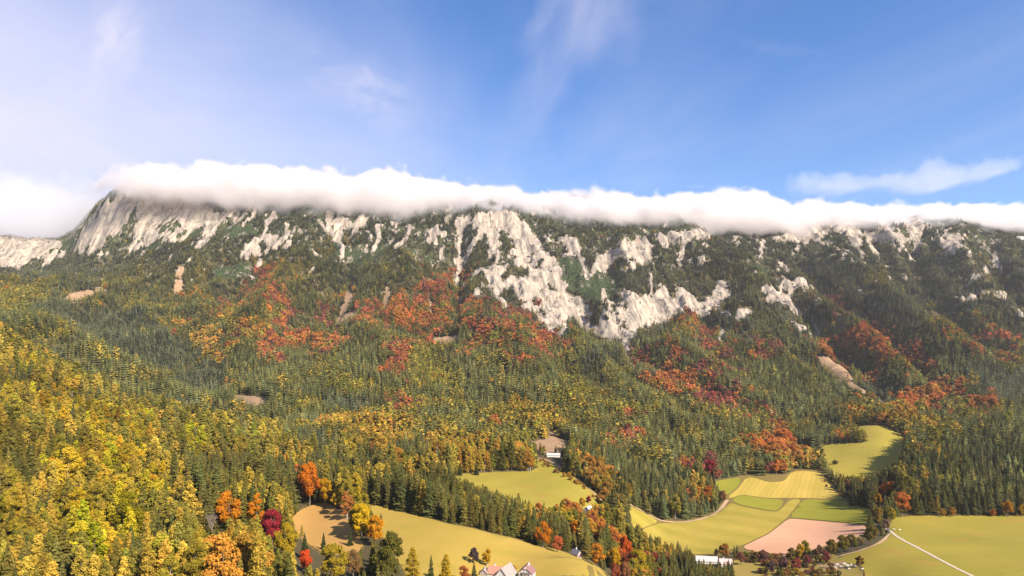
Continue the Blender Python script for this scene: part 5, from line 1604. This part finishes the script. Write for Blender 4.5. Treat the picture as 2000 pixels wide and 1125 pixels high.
# ------------------------------------------------------------------ buildings
M_WHITE = simple_mat('white_render', (0.54, 0.51, 0.475), (0.66, 0.63, 0.59), 0.6)
M_MAUVE = simple_mat('mauve_roof', (0.19, 0.105, 0.10), (0.27, 0.15, 0.14), 1.2)
M_PEACH = simple_mat('peach_roof', (0.34, 0.165, 0.11), (0.44, 0.225, 0.155), 1.2)
M_GREY = simple_mat('grey_roof', (0.24, 0.205, 0.19), (0.34, 0.295, 0.27), 1.2)
M_PALE = simple_mat('pale_sheet_roof', (0.38, 0.36, 0.345), (0.48, 0.455, 0.43), 0.8, 0.5)
M_PINKR = simple_mat('pink_roof', (0.50, 0.33, 0.31), (0.60, 0.42, 0.39), 1.2)
M_WOODD = simple_mat('dark_wood', (0.07, 0.045, 0.035), (0.13, 0.085, 0.06), 1.5)
M_GLASS = simple_mat('window_glass', (0.03, 0.035, 0.045), (0.06, 0.065, 0.075), 1.0, 0.15, 0.0, 0.6)
M_SLATE = simple_mat('slate_roof', (0.10, 0.10, 0.13), (0.17, 0.17, 0.20), 1.2)


def box(b, x0, x1, y0, y1, z0, z1):
    v = [(x0, y0, z0), (x1, y0, z0), (x1, y1, z0), (x0, y1, z0), (x0, y0, z1), (x1, y0, z1), (x1, y1, z1), (x0, y1, z1)]
    i = len(b.v)
    b.v += v
    for f in ((0, 3, 2, 1), (4, 5, 6, 7), (0, 1, 5, 4), (1, 2, 6, 5), (2, 3, 7, 6), (3, 0, 4, 7)):
        b.f.append(tuple(i + k for k in f)); b.a.append(0.5)


def house(name, label, px, py, rz, w, l, h, rh, wallm, roofm, wins=True, chimney=True, balcony=False, half=False, over=0.5, cat='house', sink=1.0):
    """gable roofed building: w across the gable (local x), l along the ridge (local y); gable faces -y"""
    p = at(px, py)
    root = empty(name, p, rz)
    tag(root, label, cat)
    b = MB()
    i = 0
    zs = -sink
    b.v = [(-w/2, -l/2, zs), (w/2, -l/2, zs), (w/2, l/2, zs), (-w/2, l/2, zs), (-w/2, -l/2, h), (w/2, -l/2, h), (w/2, l/2, h), (-w/2, l/2, h), (0, -l/2, h + rh), (0, l/2, h + rh)]
    b.f = [(0, 1, 5, 8, 4), (1, 2, 6, 5), (2, 3, 7, 9, 6), (3, 0, 4, 7)]
    b.a = [.5] * 4
    link_mesh('wall', b.mesh('wall', [wallm]), root)
    r = MB()
    sl = rh / (w / 2)
    th = 0.25
    for s in (-1, 1):
        e = w / 2 + over
        ez = h - over * sl + 0.06
        zr = h + rh + 0.06
        y0, y1 = -l / 2 - over, l / 2 + over
        if half:   # clipped gable at the front
            yc = y0 + 1.6
            top = [(0, yc, zr), (0, y1, zr)]
            zc = h + rh * 0.62
            xc = s * (w / 2) * 0.38
            pts = [(xc, y0, zc), (0, yc, zr), (0, y1, zr), (s * e, y1, ez), (s * e, y0, ez)]
        else:
            pts = [(0, y0, zr), (0, y1, zr), (s * e, y1, ez), (s * e, y0, ez)]
        if s > 0:
            pts = pts[::-1]
        n = len(pts)
        k = len(r.v)
        r.v += pts + [(x, y, z - th) for x, y, z in pts]
        r.f.append(tuple(range(k, k + n)))
        r.f.append(tuple(range(k + 2 * n - 1, k + n - 1, -1)))
        for q in range(n):
            r.f.append((k + (q + 1) % n, k + q, k + n + q, k + n + (q + 1) % n))
        r.a += [.5] * (n + 2)
    if half:
        zc, yc = h + rh * 0.62, -l / 2 - over + 1.6
        r.face([(-w / 2 * .38, -l / 2 - over, zc), (w / 2 * .38, -l / 2 - over, zc), (0, yc, h + rh + 0.06)], .5)
    roof = link_mesh('roof', r.mesh('roof', [roofm]), root)
    if chimney:
        c = MB(); box(c, 0.5, 1.3, l * 0.12, l * 0.12 + 0.8, h + rh * 0.4, h + rh + 1.1)
        link_mesh('chimney', c.mesh('chimney', [M_WHITE]), roof)
        c2_ = MB(); box(c2_, 0.42, 1.38, l * 0.12 - 0.08, l * 0.12 + 0.88, h + rh + 1.1, h + rh + 1.25)
        link_mesh('chimney_cap', c2_.mesh('chimney_cap', [M_GREY]), roof)
    if wins:
        def win(x, z, ww, hh, y=-l / 2):
            f = MB()
            for (a0, a1, z0, z1) in ((x - ww/2 - .1, x - ww/2, z - .1, z + hh + .1), (x + ww/2, x + ww/2 + .1, z - .1, z + hh + .1), (x - ww/2, x + ww/2, z - .1, z), (x - ww/2, x + ww/2, z + hh, z + hh + .1), (x - .03, x + .03, z, z + hh)):
                box(f, a0, a1, y - 0.1, y - 0.003, z0, z1)
            fo = link_mesh('window', f.mesh('window', [M_WHITE]), root)
            g_ = MB(); box(g_, x - ww/2, x + ww/2, y - 0.05, y - 0.02, z, z + hh)
            link_mesh('pane', g_.mesh('pane', [M_GLASS]), fo)
        if balcony:
            for x in (-0.9, 0.9):
                win(x, h + rh * 0.30, 0.8, 1.1)
        for x in (-w * 0.28, w * 0.28):
            win(x, h - 1.9, 1.0, 1.2)
            if h > 4.5:
                win(x, 0.9, 1.0, 1.2)
        d_ = MB(); box(d_, -0.55, 0.55, -l/2 - 0.06, -l/2 - 0.004, 0, 2.1)
        link_mesh('door', d_.mesh('door', [M_WOODD]), root)
        for k_ in (-0.25, 0.2):     # side windows on the right wall
            f = MB(); box(f, w/2 + 0.004, w/2 + 0.08, l * k_ - 0.55, l * k_ + 0.55, h - 2.0, h - 0.8)
            fo = link_mesh('window', f.mesh('window', [M_WHITE]), root)
            g_ = MB(); box(g_, w/2 + 0.081, w/2 + 0.1, l * k_ - 0.45, l * k_ + 0.45, h - 1.9, h - 0.9)
            link_mesh('pane', g_.mesh('pane', [M_GLASS]), fo)
    if balcony:
        bl = MB()
        box(bl, -w * .34, w * .34, -l/2 - 1.2, -l/2 - 0.005, h - 0.15, h)
        link_mesh('balcony', bl.mesh('balcony', [M_WOODD]), root)
        for k_ in range(13):
            x = -w * .34 + w * .68 * k_ / 12
            s_ = MB(); box(s_, x - 0.13, x + 0.13, -l/2 - 1.2, -l/2 - 1.14, h + 0.003, h + 0.9)
            link_mesh('slat', s_.mesh('slat', [M_WOODD]), root)
        rl = MB(); box(rl, -w * .34, w * .34, -l/2 - 1.22, -l/2 - 1.1, h + 0.903, h + 1.0)
        link_mesh('handrail', rl.mesh('handrail', [M_WOODD]), root)
    return root


house('house', 'white house with clipped mauve roof and dark balcony under its gable', 1029, 1133, R(-14), 8.6, 9.5, 5.6, 3.9, M_WHITE, M_MAUVE, balcony=True, half=True)
house('farmhouse', 'white farmhouse with peach tiled roof beside the grey farm roof', 971, 1131, R(72), 7.6, 10.0, 4.6, 3.4, M_WHITE, M_PEACH, chimney=True)
house('farm_building', 'tall grey roofed farm building right of the peach roof', 988, 1136, R(-24), 8.4, 13, 4.8, 5.2, M_WHITE, M_GREY, wins=False, chimney=False, cat='barn')
house('farm_wing', 'long low pale grey roofed wing in front of the peach roof', 966, 1150, R(86), 6.4, 18, 2.8, 3.0, M_WHITE, M_GREY, wins=False, chimney=False, cat='barn')
house('shed', 'small grey gabled shed left of the peach roofed farmhouse', 946, 1124, R(-8), 4.6, 6, 2.3, 2.4, M_GREY, M_GREY, wins=False, chimney=False, cat='shed')
house('barn', 'long barn with white sheet roof behind the young spruces', 1380, 1100, R(80), 9, 20, 3.4, 3.6, M_WHITE, M_PALE, wins=False, chimney=False, cat='barn')
house('house', 'house with dull pink roof joined to the right of the white barn', 1417, 1106, R(82), 8, 11, 3.6, 3.6, M_WHITE, M_PINKR, wins=True, chimney=True)
house('cottage', 'small white cottage below the olive hill meadow', 1149, 1000, R(-35), 6, 8, 3.6, 2.6, M_WHITE, M_PALE, wins=True, chimney=True)
house('long_building', 'long white building beside the brown clearing on the hillside', 1081, 892, R(86), 6.5, 18, 2.8, 2.4, M_WHITE, M_PALE, wins=False, chimney=False, cat='building')
house('cottage', 'small cottage with dark slate roof among orange trees at the meadow edge', 1126, 1088, R(40), 4.6, 6.5, 3.0, 2.8, M_PINKR, M_SLATE, wins=True, chimney=True)
house('mountain_hut', 'tiny pale hut on the bare ridge at the far right', 1992, 466, R(80), 10, 26, 6, 4, M_WHITE, M_PALE, wins=False, chimney=False, cat='hut', sink=6)

# ------------------------------------------------------------------ cattle and boulders on the meadow


def cow_mesh(head_down):
    me = bpy.data.meshes.new('cow')
    j = [(0, 0, 1.05), (0.55, 0, 1.1), (1.0, 0, 1.12), (-0.55, 0, 1.12), (-0.8, 0, 1.12)]
    v = j + [(1.35, 0, 1.2), (1.65, 0, 1.15)] if not head_down else j + [(1.35, 0, 0.85), (1.6, 0, 0.45)]
    e = [(0, 1), (1, 2), (0, 3), (3, 4), (2, 5), (5, 6)]
    rad = [.36, .38, .28, .36, .26, .16, .12]
    for sx, base in ((0.75, 2), (-0.75, 4)):
        for sy in (-0.2, 0.2):
            k = len(v)
            v += [(sx, sy, 0.75), (sx + 0.03 * (1 if sx > 0 else -2), sy, 0.42), (sx, sy, 0.06)]
            e += [(base, k), (k, k + 1), (k + 1, k + 2)]
            rad += [.15, .08, .07]
    k = len(v)
    v += [(-1.02, 0, 1.0), (-1.06, 0, 0.6)]; e += [(4, k), (k, k + 1)]; rad += [.05, .04]
    k = len(v)
    hd = v[6]
    v += [(hd[0] - 0.2, 0.2, hd[2] + 0.15), (hd[0] - 0.2, -0.2, hd[2] + 0.15)]; e += [(5, k), (5, k + 1)]; rad += [.04, .04]
    me.from_pydata(v, e, [])
    return me, rad


M_COW = simple_mat('cream_hide', (0.74, 0.66, 0.56), (0.84, 0.78, 0.68), 3.0)
for (px, py, rz, hd, lab) in ((1757, 1037, 0.3, True, 'cream cow grazing on the meadow right of the road head, larger and right of two'), (1746, 1036, 2.5, False, 'cream cow standing on the meadow nearest the road head, left of two')):
    me, rad = cow_mesh(hd)
    o = link_mesh('cow', me)
    o.location = at(px, py) + Vector((0, 0, 0.32))
    o.rotation_euler = (0, 0, rz)
    o.modifiers.new('skin', 'SKIN')
    me.skin_vertices.new() if not me.skin_vertices else None
    for s_, r_ in zip(me.skin_vertices[0].data, rad):
        s_.radius = (r_, r_)
    me.skin_vertices[0].data[0].use_root = True
    sb = o.modifiers.new('soft', 'SUBSURF'); sb.levels = 1; sb.render_levels = 2
    me.materials.append(M_COW)
    tag(o, lab, 'cow')

M_STONE = simple_mat('boulder', (0.36, 0.33, 0.30), (0.55, 0.51, 0.46), 0.8, bump=0.6)
bm_ = []
for i in range(4):
    bm = bmesh.new()
    bmesh.ops.create_icosphere(bm, subdivisions=2, radius=1.0)
    for v in bm.verts:
        v.co *= 1 + 0.35 * (random.random() - 0.5)
        v.co.z *= 0.7
        v.co.x *= 1.25
    me = bpy.data.meshes.new('boulder'); bm.to_mesh(me); bm.free()
    me.materials.append(M_STONE)
    bm_.append(me)
for i, (px, py, s_) in enumerate([(1634, 1104, 1.5), (1641, 1107, 1.1), (1648, 1103, 1.7), (1655, 1106, 1.3), (1662, 1104, 1.2), (1668, 1108, 1.5), (1646, 1111, 1.0), (1658, 1112, 1.2), (1684, 1112, 1.0), (1630, 1112, 2.0), (1624, 1118, 1.5), (1638, 1120, 1.3)]):
    o = link_mesh('boulder', bm_[i % 4])
    o.location = at(px, py) + Vector((0, 0, 0.5 * s_))
    o.rotation_euler = (random.uniform(-.3, .3), random.uniform(-.3, .3), random.uniform(0, 6))
    o.scale = (s_,) * 3
    tag(o, 'pale grey boulder in the heap below the farm track' if i < 8 else ['low pale boulder right of the heap beside the rust olive tree', 'largest pale boulder at the left end of the heap', 'pale boulder below the largest boulder', 'pale boulder at the bottom of the heap'][i - 8], 'boulder', 'boulders heaped below the farm track')

# low scrub around the hedgerow and the field edges
rs = random.Random(5)
SCR = [(0.19, 0.10, 0.06), (0.15, 0.11, 0.05), (0.28, 0.14, 0.04), (0.12, 0.11, 0.03), (0.20, 0.08, 0.05), (0.19, 0.15, 0.03), (0.14, 0.13, 0.028), (0.34, 0.20, 0.028)]
zones = [([(1440, 1092), (1500, 1098), (1560, 1102), (1620, 1096)], 16, 75, 'autumn coloured scrub bush on the rough ground below the hedgerow'),
         ([(1480, 1120), (1560, 1124), (1640, 1124)], 8, 42, 'autumn coloured scrub bush at the bottom edge left of the boulders'),
         ([(1605, 935), (1640, 962), (1690, 985), (1715, 1000)], 9, 30, 'dark bush in the hedge between the yellow strips and the spruce hill'),
         ([(1055, 905), (1100, 925), (1140, 952), (1185, 992)], 5, 30, 'orange brown bush in the hedge along the hill meadow'),
         ([(1455, 1085), (1530, 1092), (1600, 1082), (1690, 1056)], 5, 40, 'low bush in the hedgerow under the ploughed field')]
for line, sp_, n_, lab in zones:
    pts = np.array(line, float)
    for k in range(n_):
        t_ = rs.random() * (len(pts) - 1)
        i_ = int(t_); q = pts[i_] + (pts[i_ + 1] - pts[i_]) * (t_ - i_)
        px, py = q[0] + rs.gauss(0, 4), q[1] + rs.gauss(0, sp_ * 0.45)
        p = at(px, py)
        c = rs.choice(SCR) if 'orange' not in lab else rs.choice([(0.36, 0.17, 0.03), (0.25, 0.13, 0.04), (0.4, 0.22, 0.03)])
        put_tree('bush', p, rs.uniform(2.5, 6.5), rs.uniform(0.9, 1.3), c, 'bush', lab, 'bush', lab.replace('bush', 'bushes'))

# ------------------------------------------------------------------ haze in the air of the valley
hm, ht, ho = new_mat('haze')
hv = ht.n('ShaderNodeVolumePrincipled', {'Color': (0.93, 0.93, 1.0, 1), 'Density': 0.000026, 'Anisotropy': 0.2})
hm.node_tree.links.new(hv.outputs[0], ho.inputs['Volume'])
hb = MB()
box(hb, -9000, 9000, -600, 4420, -420, 1150)
tag(link_mesh('haze', hb.mesh('haze', [hm])), 'thin pale haze filling the valley air', kind='stuff')
